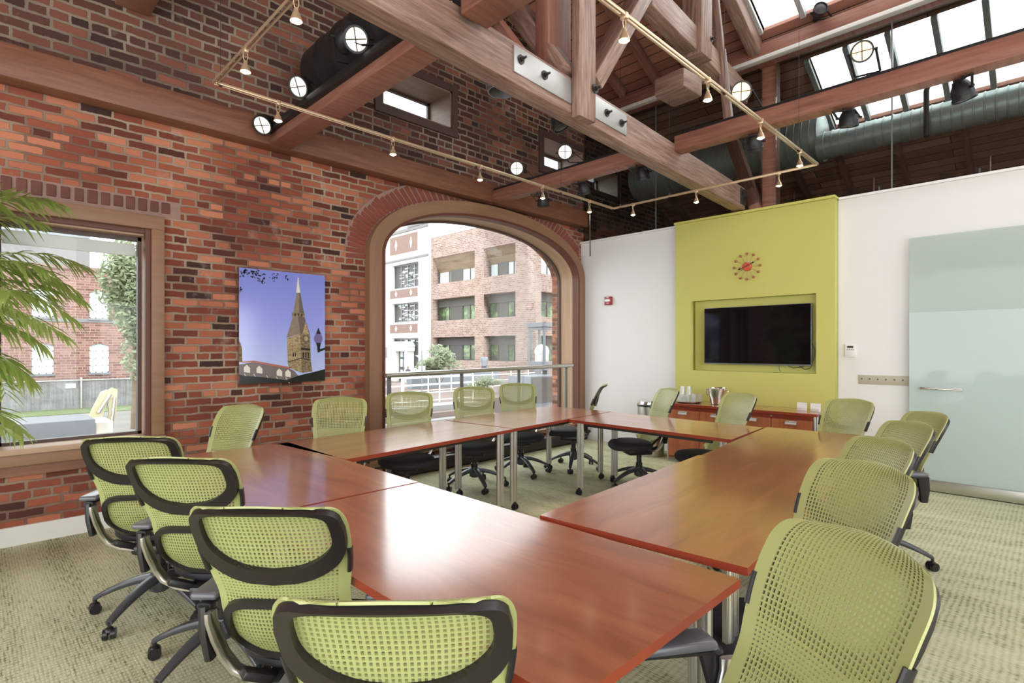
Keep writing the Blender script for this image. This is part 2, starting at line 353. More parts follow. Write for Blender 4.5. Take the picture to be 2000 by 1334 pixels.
class MB:
    def __init__(self):
        self.bm = bmesh.new(); self.uvl = self.bm.loops.layers.uv.new('UVMap'); self.mats = []
    def _add(self, b, mat4=None, uv=True, off=None, mi=0, uvfun=None):
        l = uvlayer(b)
        if uv:
            b.normal_update()
            ox, oy = off if off else (0, 0)
            for f in b.faces:
                n = f.normal; ax = max(range(3), key=lambda i: abs(n[i]))
                for lp in f.loops:
                    c = lp.vert.co
                    q = (c.y, c.z) if ax == 0 else ((c.x, c.z) if ax == 1 else (c.x, c.y))
                    lp[l].uv = (q[0] + ox, q[1] + oy)
        for f in b.faces: f.material_index = mi
        if mat4 is not None: bmesh.ops.transform(b, matrix=mat4, verts=b.verts)
        me = bpy.data.meshes.new('t'); b.to_mesh(me); b.free()
        self.bm.from_mesh(me); bpy.data.meshes.remove(me)
        return self
    def box(self, c, s, bev=0.0, rot=None, mi=0, off=None, seg=2):
        b = bmesh.new(); bmesh.ops.create_cube(b, size=1.0)
        bmesh.ops.scale(b, vec=s, verts=b.verts)
        if bev > 0: bmesh.ops.bevel(b, geom=b.edges[:], offset=bev, segments=seg, affect='EDGES', profile=0.5)
        m = Matrix.Translation(Vector(c))
        if rot is not None: m = m @ (rot if isinstance(rot, Matrix) else Euler(rot).to_matrix().to_4x4())
        else:
            if off is None: off = (c[0], c[2]) if s[1] <= min(s[0], s[2]) else ((c[1], c[2]) if s[0] <= s[2] else (c[0], c[1]))
        return self._add(b, m, mi=mi, off=off)
    def bx(self, x0, x1, y0, y1, z0, z1, bev=0.0, mi=0):
        b = bmesh.new(); bmesh.ops.create_cube(b, size=1.0)
        bmesh.ops.scale(b, vec=(abs(x1 - x0), abs(y1 - y0), abs(z1 - z0)), verts=b.verts)
        if bev > 0: bmesh.ops.bevel(b, geom=b.edges[:], offset=bev, segments=2, affect='EDGES', profile=0.5)
        bmesh.ops.translate(b, vec=((x0 + x1) / 2, (y0 + y1) / 2, (z0 + z1) / 2), verts=b.verts)
        return self._add(b, mi=mi)
    def bar(self, p0, p1, w, h, bev=0.0, up=(0, 0, 1), mi=0, cut=None):
        p0, p1 = Vector(p0), Vector(p1); L = (p1 - p0).length
        b = bmesh.new(); bmesh.ops.create_cube(b, size=1.0)
        bmesh.ops.scale(b, vec=(L, w, h), verts=b.verts)
        if bev > 0: bmesh.ops.bevel(b, geom=b.edges[:], offset=bev, segments=2, affect='EDGES', profile=0.5)
        m = frame_from(p1 - p0, Vector(up)); m.translation = (p0 + p1) / 2
        return self._add(b, m, mi=mi, off=(random.uniform(0, 9), random.uniform(0, 9)))
    def cyl(self, p0, p1, r0, r1=None, seg=16, mi=0, caps=True):
        p0, p1 = Vector(p0), Vector(p1); r1 = r0 if r1 is None else r1
        b = bmesh.new(); bmesh.ops.create_cone(b, cap_ends=caps, segments=seg, radius1=r0, radius2=r1, depth=(p1 - p0).length)
        m = (p1 - p0).to_track_quat('Z', 'Y').to_matrix().to_4x4(); m.translation = (p0 + p1) / 2
        return self._add(b, m, mi=mi)
    def sph(self, c, r, sc=(1, 1, 1), seg=16, mi=0, rot=None):
        b = bmesh.new(); bmesh.ops.create_uvsphere(b, u_segments=seg, v_segments=max(6, seg // 2), radius=r)
        bmesh.ops.scale(b, vec=sc, verts=b.verts)
        m = Matrix.Translation(Vector(c))
        if rot is not None: m = m @ Euler(rot).to_matrix().to_4x4()
        return self._add(b, m, mi=mi)
    def lathe(self, prof, at=(0, 0, 0), seg=24, mat4=None, mi=0):
        b = bmesh.new(); rings = []
        for r, z in prof:
            if r < 1e-5: rings.append([b.verts.new((0, 0, z))])
            else: rings.append([b.verts.new((r * math.cos(2 * PI * i / seg), r * math.sin(2 * PI * i / seg), z)) for i in range(seg)])
        for a, c in zip(rings, rings[1:]):
            for i in range(seg):
                j = (i + 1) % seg
                if len(a) == 1 and len(c) == 1: continue
                if len(a) == 1: b.faces.new((a[0], c[j], c[i]))
                elif len(c) == 1: b.faces.new((a[i], a[j], c[0]))
                else: b.faces.new((a[i], a[j], c[j], c[i]))
        bmesh.ops.recalc_face_normals(b, faces=b.faces)
        m = Matrix.Translation(Vector(at))
        if mat4 is not None: m = m @ mat4
        return self._add(b, m, mi=mi)
    def tube(self, pts, r, seg=8, mi=0, closed=False):
        pts = [Vector(p) for p in pts]; n = len(pts); b = bmesh.new(); rings = []
        rr = r if isinstance(r, (list, tuple)) else [r] * n
        nrm = None
        for i, p in enumerate(pts):
            if closed: d = pts[(i + 1) % n] - pts[i - 1]
            else: d = pts[min(i + 1, n - 1)] - pts[max(i - 1, 0)]
            d.normalize()
            if nrm is None:
                nrm = d.orthogonal().normalized()
            else:
                nrm = (nrm - d * nrm.dot(d))
                nrm = nrm.normalized() if nrm.length > 1e-6 else d.orthogonal().normalized()
            bi = d.cross(nrm)
            rings.append([b.verts.new(p + (nrm * math.cos(2 * PI * k / seg) + bi * math.sin(2 * PI * k / seg)) * rr[i]) for k in range(seg)])
        pairs = list(zip(rings, rings[1:])) + ([(rings[-1], rings[0])] if closed else [])
        for a, c in pairs:
            for k in range(seg): b.faces.new((a[k], a[(k + 1) % seg], c[(k + 1) % seg], c[k]))
        if not closed:
            b.faces.new(list(reversed(rings[0]))); b.faces.new(rings[-1])
        return self._add(b, None, mi=mi)
    def prism(self, poly, d0, d1, plane='XZ', mi=0, uvw=None):
        """polygon in a plane, extruded between d0 and d1 along the third axis"""
        b = bmesh.new()
        f3 = {'XZ': lambda a, c, d: (a, d, c), 'YZ': lambda a, c, d: (d, a, c), 'XY': lambda a, c, d: (a, c, d)}[plane]
        va = [b.verts.new(f3(a, c, d0)) for a, c in poly]; vb = [b.verts.new(f3(a, c, d1)) for a, c in poly]
        b.faces.new(va); b.faces.new(list(reversed(vb)))
        n = len(poly)
        for i in range(n): b.faces.new((va[i], vb[i], vb[(i + 1) % n], va[(i + 1) % n]))
        bmesh.ops.recalc_face_normals(b, faces=b.faces)
        return self._add(b, None, mi=mi)
    def loft(self, secs, seg=12, e=3.0, mi=0):
        """secs: (centre, half-width vector, half-height vector); smooth rounded bar through all sections"""
        b = bmesh.new(); rings = []
        for c, hu, hv in secs:
            c, hu, hv = Vector(c), Vector(hu), Vector(hv); row = []
            for k in range(seg):
                a = 2 * PI * (k + 0.5) / seg; cc, ss = math.cos(a), math.sin(a)
                row.append(b.verts.new(c + hu * math.copysign(abs(cc) ** (2 / e), cc) + hv * math.copysign(abs(ss) ** (2 / e), ss)))
            rings.append(row)
        for r0_, r1_ in zip(rings, rings[1:]):
            for k in range(seg): b.faces.new((r0_[k], r0_[(k + 1) % seg], r1_[(k + 1) % seg], r1_[k]))
        b.faces.new(list(reversed(rings[0]))); b.faces.new(rings[-1])
        bmesh.ops.recalc_face_normals(b, faces=b.faces)
        return self._add(b, None, mi=mi)
    def quad(self, a, b_, c, d, mi=0):
        b = bmesh.new(); b.faces.new([b.verts.new(p) for p in (a, b_, c, d)])
        return self._add(b, None, mi=mi)
    def slab(self, p4, th, mi=0, uvswap=False):
        """four points of a face thickened along -normal, uv in metres along its first edge"""
        p = [Vector(q) for q in p4]; n = (p[1] - p[0]).cross(p[3] - p[0]).normalized()
        b = bmesh.new(); l = uvlayer(b)
        a = [b.verts.new(q) for q in p]; c = [b.verts.new(q - n * th) for q in p]
        b.faces.new(a); b.faces.new(list(reversed(c)))
        for i in range(4): b.faces.new((a[i], c[i], c[(i + 1) % 4], a[(i + 1) % 4]))
        ex = (p[1] - p[0]).normalized(); ey = n.cross(ex)
        for f in b.faces:
            for lp in f.loops: lp[l].uv = (lp.vert.co.dot(ex), lp.vert.co.dot(ey))
        bmesh.ops.recalc_face_normals(b, faces=b.faces)
        return self._add(b, None, uv=False, mi=mi)
    def build(self, name, mat, parent=None, smooth=True, recenter=True, ang=35):
        me = bpy.data.meshes.new(name); self.bm.normal_update()
        o = bpy.data.objects.new(name, me)
        if parent is None and recenter and len(self.bm.verts):
            xs = [v.co for v in self.bm.verts]
            c = Vector(((min(v.x for v in xs) + max(v.x for v in xs)) / 2, (min(v.y for v in xs) + max(v.y for v in xs)) / 2, min(v.z for v in xs)))
            bmesh.ops.translate(self.bm, vec=-c, verts=self.bm.verts); o.location = c
        self.bm.to_mesh(me); self.bm.free()
        for m_ in (mat if isinstance(mat, (list, tuple)) else [mat]): me.materials.append(m_)
        if smooth:
            me.polygons.foreach_set('use_smooth', [True] * len(me.polygons))
            me.set_sharp_from_angle(angle=R(ang))
        COL.objects.link(o)
        if parent is not None: o.parent = parent
        return o

def tag(o, label, cat, group=None, kind='thing'):
    o['label'] = label; o['category'] = cat; o['kind'] = kind
    if group: o['group'] = group
    return o
def struct(o, label=None):
    o['kind'] = 'structure'
    if label: o['label'] = label
    return o
def empty(name, loc, rz=0.0):
    o = bpy.data.objects.new(name, None); COL.objects.link(o); o.location = loc; o.rotation_euler = (0, 0, rz)
    o.empty_display_size = 0.1
    return o
KIDS = {}
def kids(o):
    return [c for c in bpy.data.objects if c.parent == o]
def copy_tree(o, parent=None):
    c = o.copy(); COL.objects.link(c)
    c.parent = parent
    for ch in kids(o): copy_tree(ch, c)
    return c

def holed(name, outer, holes, y0, y1, mat, parent=None, plane='XZ'):
    """wall with openings: filled outline extruded between two depths"""
    cu = bpy.data.curves.new('c', 'CURVE'); cu.dimensions = '2D'; cu.fill_mode = 'BOTH'; cu.extrude = abs(y1 - y0) / 2
    for loop in [outer] + holes:
        sp = cu.splines.new('POLY'); sp.points.add(len(loop) - 1); sp.use_cyclic_u = True
        for p, q in zip(sp.points, loop): p.co = (q[0], q[1], 0, 1)
    ob = bpy.data.objects.new('c', cu); COL.objects.link(ob)
    bpy.context.view_layer.update()
    me = bpy.data.meshes.new_from_object(ob.evaluated_get(bpy.context.evaluated_depsgraph_get()))
    bpy.data.objects.remove(ob); bpy.data.curves.remove(cu)
    b = bmesh.new(); b.from_mesh(me); bpy.data.meshes.remove(me)
    bmesh.ops.remove_doubles(b, verts=b.verts, dist=1e-5)
    ym = (y0 + y1) / 2
    for v in b.verts:
        x, y, z = v.co
        v.co = (x, ym - z, y) if plane == 'XZ' else (ym + z, x, y)
    bmesh.ops.recalc_face_normals(b, faces=b.faces)
    mb = MB(); mb._add(b)
    return mb.build(name, mat, parent, smooth=False, recenter=False)

def ellarch(xc, a, zs, rise, z0, n=40, e=2.15):
    pts = [(xc - a, z0), (xc + a, z0)]
    for i in range(n + 1):
        th = PI * i / n
        c, s = math.cos(th), math.sin(th)
        pts.append((xc + a * math.copysign(abs(c) ** (2 / e), c), zs + rise * abs(s) ** (2 / e)))
    return pts
# ================================================================== ROOM SHELL
WY = 5.30      # brick wall face
WX = 6.83      # white wall face
RIDGE = 3.37
def zr(x):
    return 5.18 - 0.46 * ((x if x >= RIDGE else 2 * RIDGE - x) - 6.83)

mb = MB(); mb.bx(-3.2, 11.4, -3.6, WY + 0.5, -0.12, 0.0)
struct(mb.build('floor', M['carpet'], smooth=False, recenter=False), 'beige green patterned carpet')

# brick wall, lower part: big window and arched opening
win_hole = [(0.10, 0.66), (1.06, 0.66), (1.06, 2.40), (0.10, 2.40)]
arch_hole = ellarch(4.93, 1.80, 2.45, 0.74, 0.24)
holed('wall_left', [(-3.2, 0), (11.4, 0), (11.4, 3.42), (-3.2, 3.42)], [win_hole, arch_hole], WY, WY + 0.5, M['brick'])
struct(bpy.data.objects['wall_left'], 'exposed red brick wall')
# upper brick wall to the roof with three small high windows
cl_holes = [[(3.24, 4.13), (4.22, 4.13), (4.22, 4.59), (3.24, 4.59)], [(5.93, 4.08), (6.87, 4.08), (6.87, 4.51), (5.93, 4.51)], [(7.15, 3.98), (7.85, 3.98), (7.85, 4.38), (7.15, 4.38)]]
holed('wall_upper', [(-3.2, 3.42), (11.4, 3.42), (11.4, zr(11.4) if zr(11.4) > 3.5 else 3.5), (RIDGE, zr(RIDGE) - 0.02), (-3.2, zr(-3.2) - 0.02)], cl_holes, WY, WY + 0.5, M['brick_dark'])
struct(bpy.data.objects['wall_upper'], 'dark brown brick gable above the ledger beam')
mb = MB(); mb.bx(11.3, 11.4, -3.6, WY, 0, 3.6)
struct(mb.build('wall_far', M['brick_dark'], smooth=False, recenter=False))

mb = MB(); mb.bx(-3.3, -3.2, 4.3, WY, 0, 4.0); mb.bx(-3.3, -3.2, -3.6, 4.3, 3.3, 4.0)  # unseen wall added to hold back sky light, its opening shaped for that
struct(mb.build('light_baffle_end', M['brick'], smooth=False, recenter=False))
mb = MB(); mb.bx(-3.2, 6.7, WY - 0.02, WY, 0, 0.135); 
struct(mb.build('baseboard_left', M['offwhite'], recenter=False))
mb = MB(); mb.bx(1.6, 11.4, -3.7, -3.6, 2.4, 4.0); mb.bx(1.6, 11.4, -3.7, -3.6, 0, 0.8); mb.bx(1.6, 2.0, -3.7, -3.6, 0.8, 2.4); mb.bx(5.0, 11.4, -3.7, -3.6, 0.8, 2.4)  # unseen wall added to lessen light on the right-hand floor
struct(mb.build('light_baffle_near', M['brick'], smooth=False, recenter=False))
# voussoirs round the arch and header course over the window
mb = MB()
n = 66
for i in range(n + 1):
    th = R(-2) + (PI + R(4)) * i / n
    c, s = math.cos(th), math.sin(th)
    e = 2.15
    def el(a, b_):
        return Vector((4.93 + a * math.copysign(abs(c) ** (2 / e), c), WY - 0.004, 2.45 + b_ * math.copysign(abs(s) ** (2 / e), s)))
    p0, p1 = el(1.90, 0.84), el(2.12, 1.06)
    if p1.x > 6.79: p1.x = 6.79
    if (p1 - p0).length < 0.05 or p0.x > 6.74: continue
    k = random.uniform(0.85, 1.0)
    d = (p1 - p0)
    w = 0.052 if abs(s) > 0.5 else 0.046
    mb.bar(p0, p0 + d * k, 0.022, w, 0.004, up=d.cross(Vector((0, 1, 0))), mi=0)
for i in range(n):
    q = []
    for j in (i, i + 1):
        th = PI * j / n; c, s = math.cos(th), math.sin(th)
        for a_, b_ in ((1.88, 0.82), (2.13, 1.07)):
            q.append((min(6.81, 4.93 + a_ * math.copysign(abs(c) ** (2 / 2.15), c)), 2.45 + b_ * abs(s) ** (2 / 2.15)))
    mb.prism([q[0], q[1], q[3], q[2]], WY - 0.006, WY + 0.004, mi=1)
struct(mb.build('trim_1', [M['arch_brick'], M['mortar']], smooth=False, recenter=False), 'ring of brick voussoirs over the arch')
mb = MB()
for i in range(16):
    x = -0.06 + i * 0.082
    mb.box((x, WY - 0.003, 2.598), (random.uniform(0.052, 0.064), 0.022, random.uniform(0.085, 0.105)), 0.006)
struct(mb.build('trim_2', [M['header_brick']], smooth=False), 'header bricks over the large window')
mb = MB(); mb.bx(-0.14, 1.28, WY - 0.003, WY, 2.52, 2.66)
struct(mb.build('trim_3', M['mortar'], smooth=False))

# white partition wall with cap
holed('wall_right', [(-3.6, 0), (WY - 0.01, 0), (WY - 0.01, 3.06), (-3.6, 3.06)], [], WX, WX + 0.13, M['white'], plane='YZ')
struct(bpy.data.objects['wall_right'], 'white painted partition wall')
mb = MB(); mb.bx(WX - 0.035, WX + 0.16, 3.61, WY - 0.01, 3.06, 3.085); mb.bx(WX - 0.035, WX + 0.16, -3.6, 1.69, 3.06, 3.085)
struct(mb.build('trim_4', M['white'], recenter=False), 'white cap on the partition')
holed('wall_accent', [(1.70, 0), (3.60, 0), (3.60, 3.065), (1.70, 3.065)], [[(1.888, 1.13), (3.377, 1.13), (3.377, 2.036), (1.888, 2.036)]], 6.70, WX - 0.012, M['lime'], plane='YZ')
struct(bpy.data.objects['wall_accent'], 'lime green projecting wall panel')
mb = MB(); mb.bx(WX - 0.010, WX - 0.002, 1.72, 3.58, 1.0, 2.2)
struct(mb.build('wall_niche', M['lime'], smooth=False, recenter=False))
mb = MB(); mb.bx(6.67, WX + 0.14, 1.695, 3.605, 3.066, 3.095)
struct(mb.build('trim_5', M['lime'], recenter=False), 'green cap on the accent panel')
mb = MB(); mb.bx(WX - 0.012, WX, 3.62, WY - 0.02, 0, 0.10)
struct(mb.build('baseboard_right', M['white'], recenter=False))

# ------------------------------------------------------------------ roof boards
mb = MB()
YA, YB = -3.6, WY + 0.5
def roof_piece(x0, x1, ya, yb, m=None):
    (m or mb).slab([(x0, yb, zr(x0)), (x0, ya, zr(x0)), (x1, ya, zr(x1)), (x1, yb, zr(x1))], -0.06)
UX0, UX1, LX0, LX1 = 5.25, 6.74, 7.28, 8.42
roof_piece(RIDGE, UX0, YA, YB); roof_piece(UX1, LX0, YA, YB); roof_piece(LX1, 11.4, YA, YB)
roof_piece(UX0, UX1, 2.47, YB); roof_piece(LX0, LX1, 2.13, YB)
for x0, x1 in ((RIDGE - 3.2, RIDGE), (-3.2, 0.17)): 
    mb.slab([(x0, YB, zr(x0)), (x0, YA, zr(x0)), (x1, YA, zr(x1)), (x1, YB, zr(x1))], -0.06)
struct(mb.build('ceiling', M['plank'], smooth=False, recenter=False), 'reddish plank underside of the pitched roof')

# skylights: bars and panes in the roof slope
def skylight(name, x0, x1, y0, pitch, gap, count):
    f = MB(); g = MB()
    for i in range(count + 1):
        yc = y0 - i * pitch + gap / 2
        f.bar((x0, yc, zr(x0) + 0.0), (x1, yc, zr(x1) + 0.0), gap, 0.09)
    for i in range(count):
        ya, yb = y0 - (i + 1) * pitch + gap, y0 - i * pitch
        g.slab([(x0, yb, zr(x0) + 0.05), (x0, ya, zr(x0) + 0.05), (x1, ya, zr(x1) + 0.05), (x1, yb, zr(x1) + 0.05)], -0.008)
    fo = struct(f.build(name, M['skyframe'], smooth=False)); go = g.build('pane', M['glass'], fo, smooth=False)
    go.location = -fo.location
    return fo
skylight('window_6', UX0, UX1, 2.47, 0.47, 0.055, 12)
skylight('window_7', LX0, LX1, 2.13, 0.415, 0.055, 13)

# ------------------------------------------------------------------ large window
def part(m, name, mat, par, smooth=True):
    o = m.build(name, mat, par, smooth=smooth, recenter=False)
    return o
w = MB()
w.bx(0.02, 1.152, 5.245, 5.30, 2.40, 2.512, 0.004); w.bx(1.06, 1.152, 5.245, 5.30, 0.70, 2.40, 0.004); w.bx(0.02, 0.112, 5.245, 5.30, 0.70, 2.40, 0.004)
win = struct(w.build('window_1', M['trim'], recenter=False), 'large window in the brick wall')
w = MB(); w.bx(-0.10, 1.16, 5.235, 5.30, 0.575, 0.70, 0.004); part(w, 'apron', M['trim'], win)
w = MB(); w.bx(-0.06, 1.14, 5.265, 5.30, 0.50, 0.574); part(w, 'lower_rail', M['ledger'], win)
w = MB(); w.bx(0.10, 1.06, 5.20, 5.62, 0.66, 0.702, 0.006); part(w, 'sill', M['trim_tan'], win)
w = MB(); w.bx(0.112, 1.058, 5.30, 5.34, 2.365, 2.40); w.bx(1.022, 1.058, 5.28, 5.34, 0.70, 2.40); w.bx(0.112, 0.148, 5.28, 5.34, 0.70, 2.40); part(w, 'inner_edge', M['trim_red'], win)
w = MB(); w.bx(0.10, 0.14, 5.34, 5.62, 0.70, 2.40); w.bx(1.025, 1.06, 5.34, 5.62, 0.70, 2.40); w.bx(0.14, 1.025, 5.34, 5.62, 2.35, 2.40); part(w, 'jamb_lining', M['trim_tan'], win)
w = MB(); w.bx(0.14, 0.165, 5.44, 5.50, 0.70, 2.35); w.bx(1.0, 1.025, 5.44, 5.50, 0.70, 2.35); w.bx(0.14, 1.025, 5.44, 5.50, 2.318, 2.35); w.bx(0.14, 1.025, 5.44, 5.50, 0.70, 0.725); part(w, 'sash', M['trim_dark'], win)
w = MB(); w.bx(0.16, 1.005, 5.465, 5.473, 0.72, 2.325); part(w, 'pane', M['glass'], win)
w = MB(); w.bx(0.17, 0.99, 5.51, 5.53, 2.20, 2.30); part(w, 'blind_headrail', M['stone'], win)

# ------------------------------------------------------------------ arched window
def archband(a_in, r_in, a_out, r_out, y0, y1, zb, mats, n=48, e=2.15):
    m = MB(); b = bmesh.new(); rows = []
    pts = [(1, zb, None)]
    for i in range(n + 1):
        pts.append((None, None, PI * i / n))
    pts.append((-1, zb, None))
    def xy(p, a, r_):
        if p[2] is None: return (4.93 + p[0] * a, p[1])
        c, s = math.cos(p[2]), math.sin(p[2])
        return (4.93 + a * math.copysign(abs(c) ** (2 / e), c), 2.45 + r_ * abs(s) ** (2 / e))
    for p in pts:
        i_, o_ = xy(p, a_in, r_in), xy(p, a_out, r_out)
        rows.append([b.verts.new((i_[0], y0, i_[1])), b.verts.new((o_[0], y0, o_[1])), b.verts.new((o_[0], y1, o_[1])), b.verts.new((i_[0], y1, i_[1]))])
    l = uvlayer(b); s_ = 0
    for r0, r1 in zip(rows, rows[1:]):
        d = (r1[0].co - r0[0].co).length
        for k in range(4):
            k2 = (k + 1) % 4
            f = b.faces.new((r0[k], r0[k2], r1[k2], r1[k]))
            wd = (r0[k].co - r0[k2].co).length
            for lp, q in zip(f.loops, ((s_, 0), (s_, wd), (s_ + d, wd), (s_ + d, 0))): lp[l].uv = q
        s_ += d
    b.faces.new(rows[0]); b.faces.new(list(reversed(rows[-1])))
    bmesh.ops.recalc_face_normals(b, faces=b.faces)
    m._add(b, uv=False)
    return m
aw = archband(1.72, 0.66, 1.89, 0.83, 5.20, 5.31, 0.0, None).build('window_2', M['trim'], recenter=False, ang=50)
struct(aw, 'wide arched window')
part(archband(1.705, 0.645, 1.735, 0.675, 5.185, 5.32, 0.0, None), 'inner_bead', M['trim_red'], aw)
part(archband(1.70, 0.64, 1.80, 0.74, 5.30, 5.60, 0.0, None), 'reveal', M['trim_tan'], aw)
part(archband(1.672, 0.612, 1.70, 0.64, 5.54, 5.58, 0.24, None), 'sash', M['trim_dark'], aw)
g = MB(); g.prism(ellarch(4.93, 1.69, 2.45, 0.63, 0.25), 5.555, 5.563); part(g, 'pane', M['glass'], aw, smooth=False)
w = MB(); w.bx(3.2, 6.66, 5.24, 5.62, 0.19, 0.24); part(w, 'sill', M['trim'], aw)

# ------------------------------------------------------------------ small high windows
for i, (h, px, pz) in enumerate(((cl_holes[0], 0.09, 0.09), (cl_holes[1], 0.09, 0.09), (cl_holes[2], 0.06, 0.06))):
    x0, z0, x1, z1 = h[0][0], h[0][1], h[2][0], h[2][1]
    w = MB()
    w.bx(x0 - px, x1 + px, 5.265, 5.30, z1, z1 + pz); w.bx(x0 - px, x1 + px, 5.265, 5.30, z0 - pz, z0)
    w.bx(x0 - px, x0, 5.265, 5.30, z0, z1); w.bx(x1, x1 + px, 5.265, 5.30, z0, z1)
    o = struct(w.build('window_%d' % (i + 3), M['trim_dark'], recenter=False), 'small high window in the gable')
    w = MB(); w.bx(x0, x0 + 0.02, 5.28, 5.76, z0, z1); w.bx(x1 - 0.02, x1, 5.28, 5.76, z0, z1); w.bx(x0, x1, 5.28, 5.76, z1 - 0.02, z1); w.bx(x0, x1, 5.28, 5.76, z0, z0 + 0.02)
    part(w, 'reveal', M['reveal'], o)
    w = MB(); w.bx(x0 + 0.02, x0 + 0.05, 5.70, 5.74, z0 + 0.02, z1 - 0.02); w.bx(x1 - 0.05, x1 - 0.02, 5.70, 5.74, z0 + 0.02, z1 - 0.02); w.bx(x0 + 0.02, x1 - 0.02, 5.70, 5.74, z1 - 0.05, z1 - 0.02)
    part(w, 'sash', M['trim_dark'], o)
    w = MB(); w.bx(x0 + 0.02, x1 - 0.02, 5.716, 5.724, z0 + 0.02, z1 - 0.02); part(w, 'pane', M['glass'], o)

# ------------------------------------------------------------------ glazed partition over the white wall
g = MB()
for a, b_ in ((WY - 0.03, 4.01), (3.99, 2.56), (2.38, 1.225), (1.205, -1.0), (-1.02, -3.5)):
    g.bx(6.885, 6.897, b_, a, 3.096, 4.86)
go = struct(g.build('window_8', M['glass_part'], smooth=False, recenter=False), 'clear glass screen above the partition')
w = MB()
for y in (4.0, 1.215, -1.01): w.bx(6.88, 6.90, y - 0.006, y + 0.006, 3.096, 4.86)
part(w, 'joint_strip', M['grey'], go)
w = MB(); w.bx(6.87, 6.91, -3.5, WY - 0.03, 3.086, 3.10); part(w, 'bottom_channel', M['steel'], go)

# ================================================================== TIMBERS
m = MB(); m.bx(-3.19, 6.80, 5.12, 5.299, 3.30, 3.535, 0.006)
tag(m.build('ledger_beam', M['ledger']), 'long brown ledger beam running along the brick wall above the windows', 'beam')
m = MB(); m.bx(1.96, 2.16, 2.58, 5.12, 3.30, 3.435, 0.006)
o = tag(m.build('joist', M['timber_red']), 'reddish cross beam carrying black spotlight track, ledger beam to tie beam', 'beam', 'reddish cross beams')
m = MB(); m.bx(1.96, 2.16, -3.4, 2.37, 3.30, 3.435, 0.006)
tag(m.build('joist', M['timber_red']), 'dark red beam end overhead, crossing in front of tie beam at top', 'beam', 'reddish cross beams')
m = MB(); m.bx(4.76, 4.90, 2.76, 5.12, 3.30, 3.445, 0.006)
tag(m.build('joist', M['timber_red']), 'reddish cross beam between the arch and tie beam, two lit spotlights on top', 'beam', 'reddish cross beams')
m = MB(); m.bx(4.76, 4.90, -3.4, 2.57, 3.30, 3.445, 0.006)
tag(m.build('joist', M['timber_red']), 'long reddish cross beam on the right, in front of the skylights', 'beam', 'reddish cross beams')

TA = math.atan(0.058)
def tp(x, off, z):      # point on the truss: x along, off behind its front face
    return Vector((x, 2.40 + 0.058 * (x - 1.9) + off, z))
m = MB(); m.bar(tp(-3.2, 0.075, 3.245), tp(6.72, 0.075, 3.245), 0.15, 0.27, 0.018)
tie = tag(m.build('tie_beam', M['timber']), 'massive weathered tie beam of the roof truss with steel plates', 'beam')
def bolt(m, p, r=0.016):
    p = Vector(p)
    m.cyl(p + Vector((0, 0.004, 0)), p - Vector((0, 0.006, 0)), r * 1.9, seg=14)
    m.cyl(p - Vector((0, 0.004, 0)), p - Vector((0, 0.024, 0)), r, seg=6)
    m.cyl(p - Vector((0, 0.02, 0)), p - Vector((0, 0.05, 0)), r * 0.5, seg=8)
def steel_plate(x0, x1, z0, z1, mat, bolts, lab):
    m = MB(); m.bar(tp(x0, -0.006, (z0 + z1) / 2), tp(x1, -0.006, (z0 + z1) / 2), 0.012, z1 - z0, 0.001)
    o = tag(m.build('steel_plate', mat), lab, 'plate', 'steel truss plates')
    for bx_, bz in bolts:
        b = MB(); bolt(b, tp(bx_, -0.014, bz)); bo = b.build('bolt', M['iron'], o, recenter=False); bo.location = -o.location
    return o
steel_plate(2.44, 3.06, 3.175, 3.345, M['plate'], [(2.50, 3.27), (2.745, 3.262)], 'steel plate bolted to tie beam left of the king post')
steel_plate(3.33, 3.84, 3.175, 3.345, M['plate'], [(3.53, 3.262), (3.755, 3.252)], 'steel plate bolted to tie beam right of the king post')
steel_plate(6.54, 6.72, 3.16, 3.345, M['iron'], [(6.58, 3.29), (6.66, 3.25)], 'dark square steel plate at the tie beam end above the green wall')

m = MB()
a, b_ = tp(3.17, -0.045, 3.08), tp(3.17, -0.045, 6.3)
m.bar(a, b_, 0.075, 0.20, 0.012, up=(1, 0, 0))
kp = tag(m.build('king_post', M['timber']), 'pale vertical king post in the middle of the truss', 'post')
b = MB(); bolt(b, tp(3.25, -0.092, 3.325), 0.018); bo = b.build('bolt', M['iron'], kp, recenter=False); bo.location = -kp.location
b = MB(); b.bar(tp(3.135, 0.22, 3.39), tp(3.135, 0.22, 6.3), 0.13, 0.27, 0.01, up=(1, 0, 0)); bo = b.build('rear_post', M['timber_red'], kp, recenter=False); bo.location = -kp.location
m = MB(); m.bar(tp(3.38, 0.06, 3.44), tp(4.45, 0.06, 4.86), 0.12, 0.20, 0.01, up=(0, 1, 0))
# flat strut (wide face toward the room)
tag(m.build('strut', M['timber']), 'pale diagonal strut rising right from the king post foot', 'strut', 'truss struts')
m = MB(); m.bar((3.07, 2.52, 3.40), (3.13, 3.62, 4.95), 0.15, 0.14, 0.01)
tag(m.build('strut', M['timber']), 'weathered diagonal brace rising left behind the tie beam', 'strut', 'truss struts')
m = MB(); m.bar((2.83, 2.66, 3.40), (2.85, 3.75, 4.85), 0.11, 0.13, 0.01)
tag(m.build('strut', M['timber_red']), 'darker brace just left of the weathered diagonal brace', 'strut', 'truss struts')
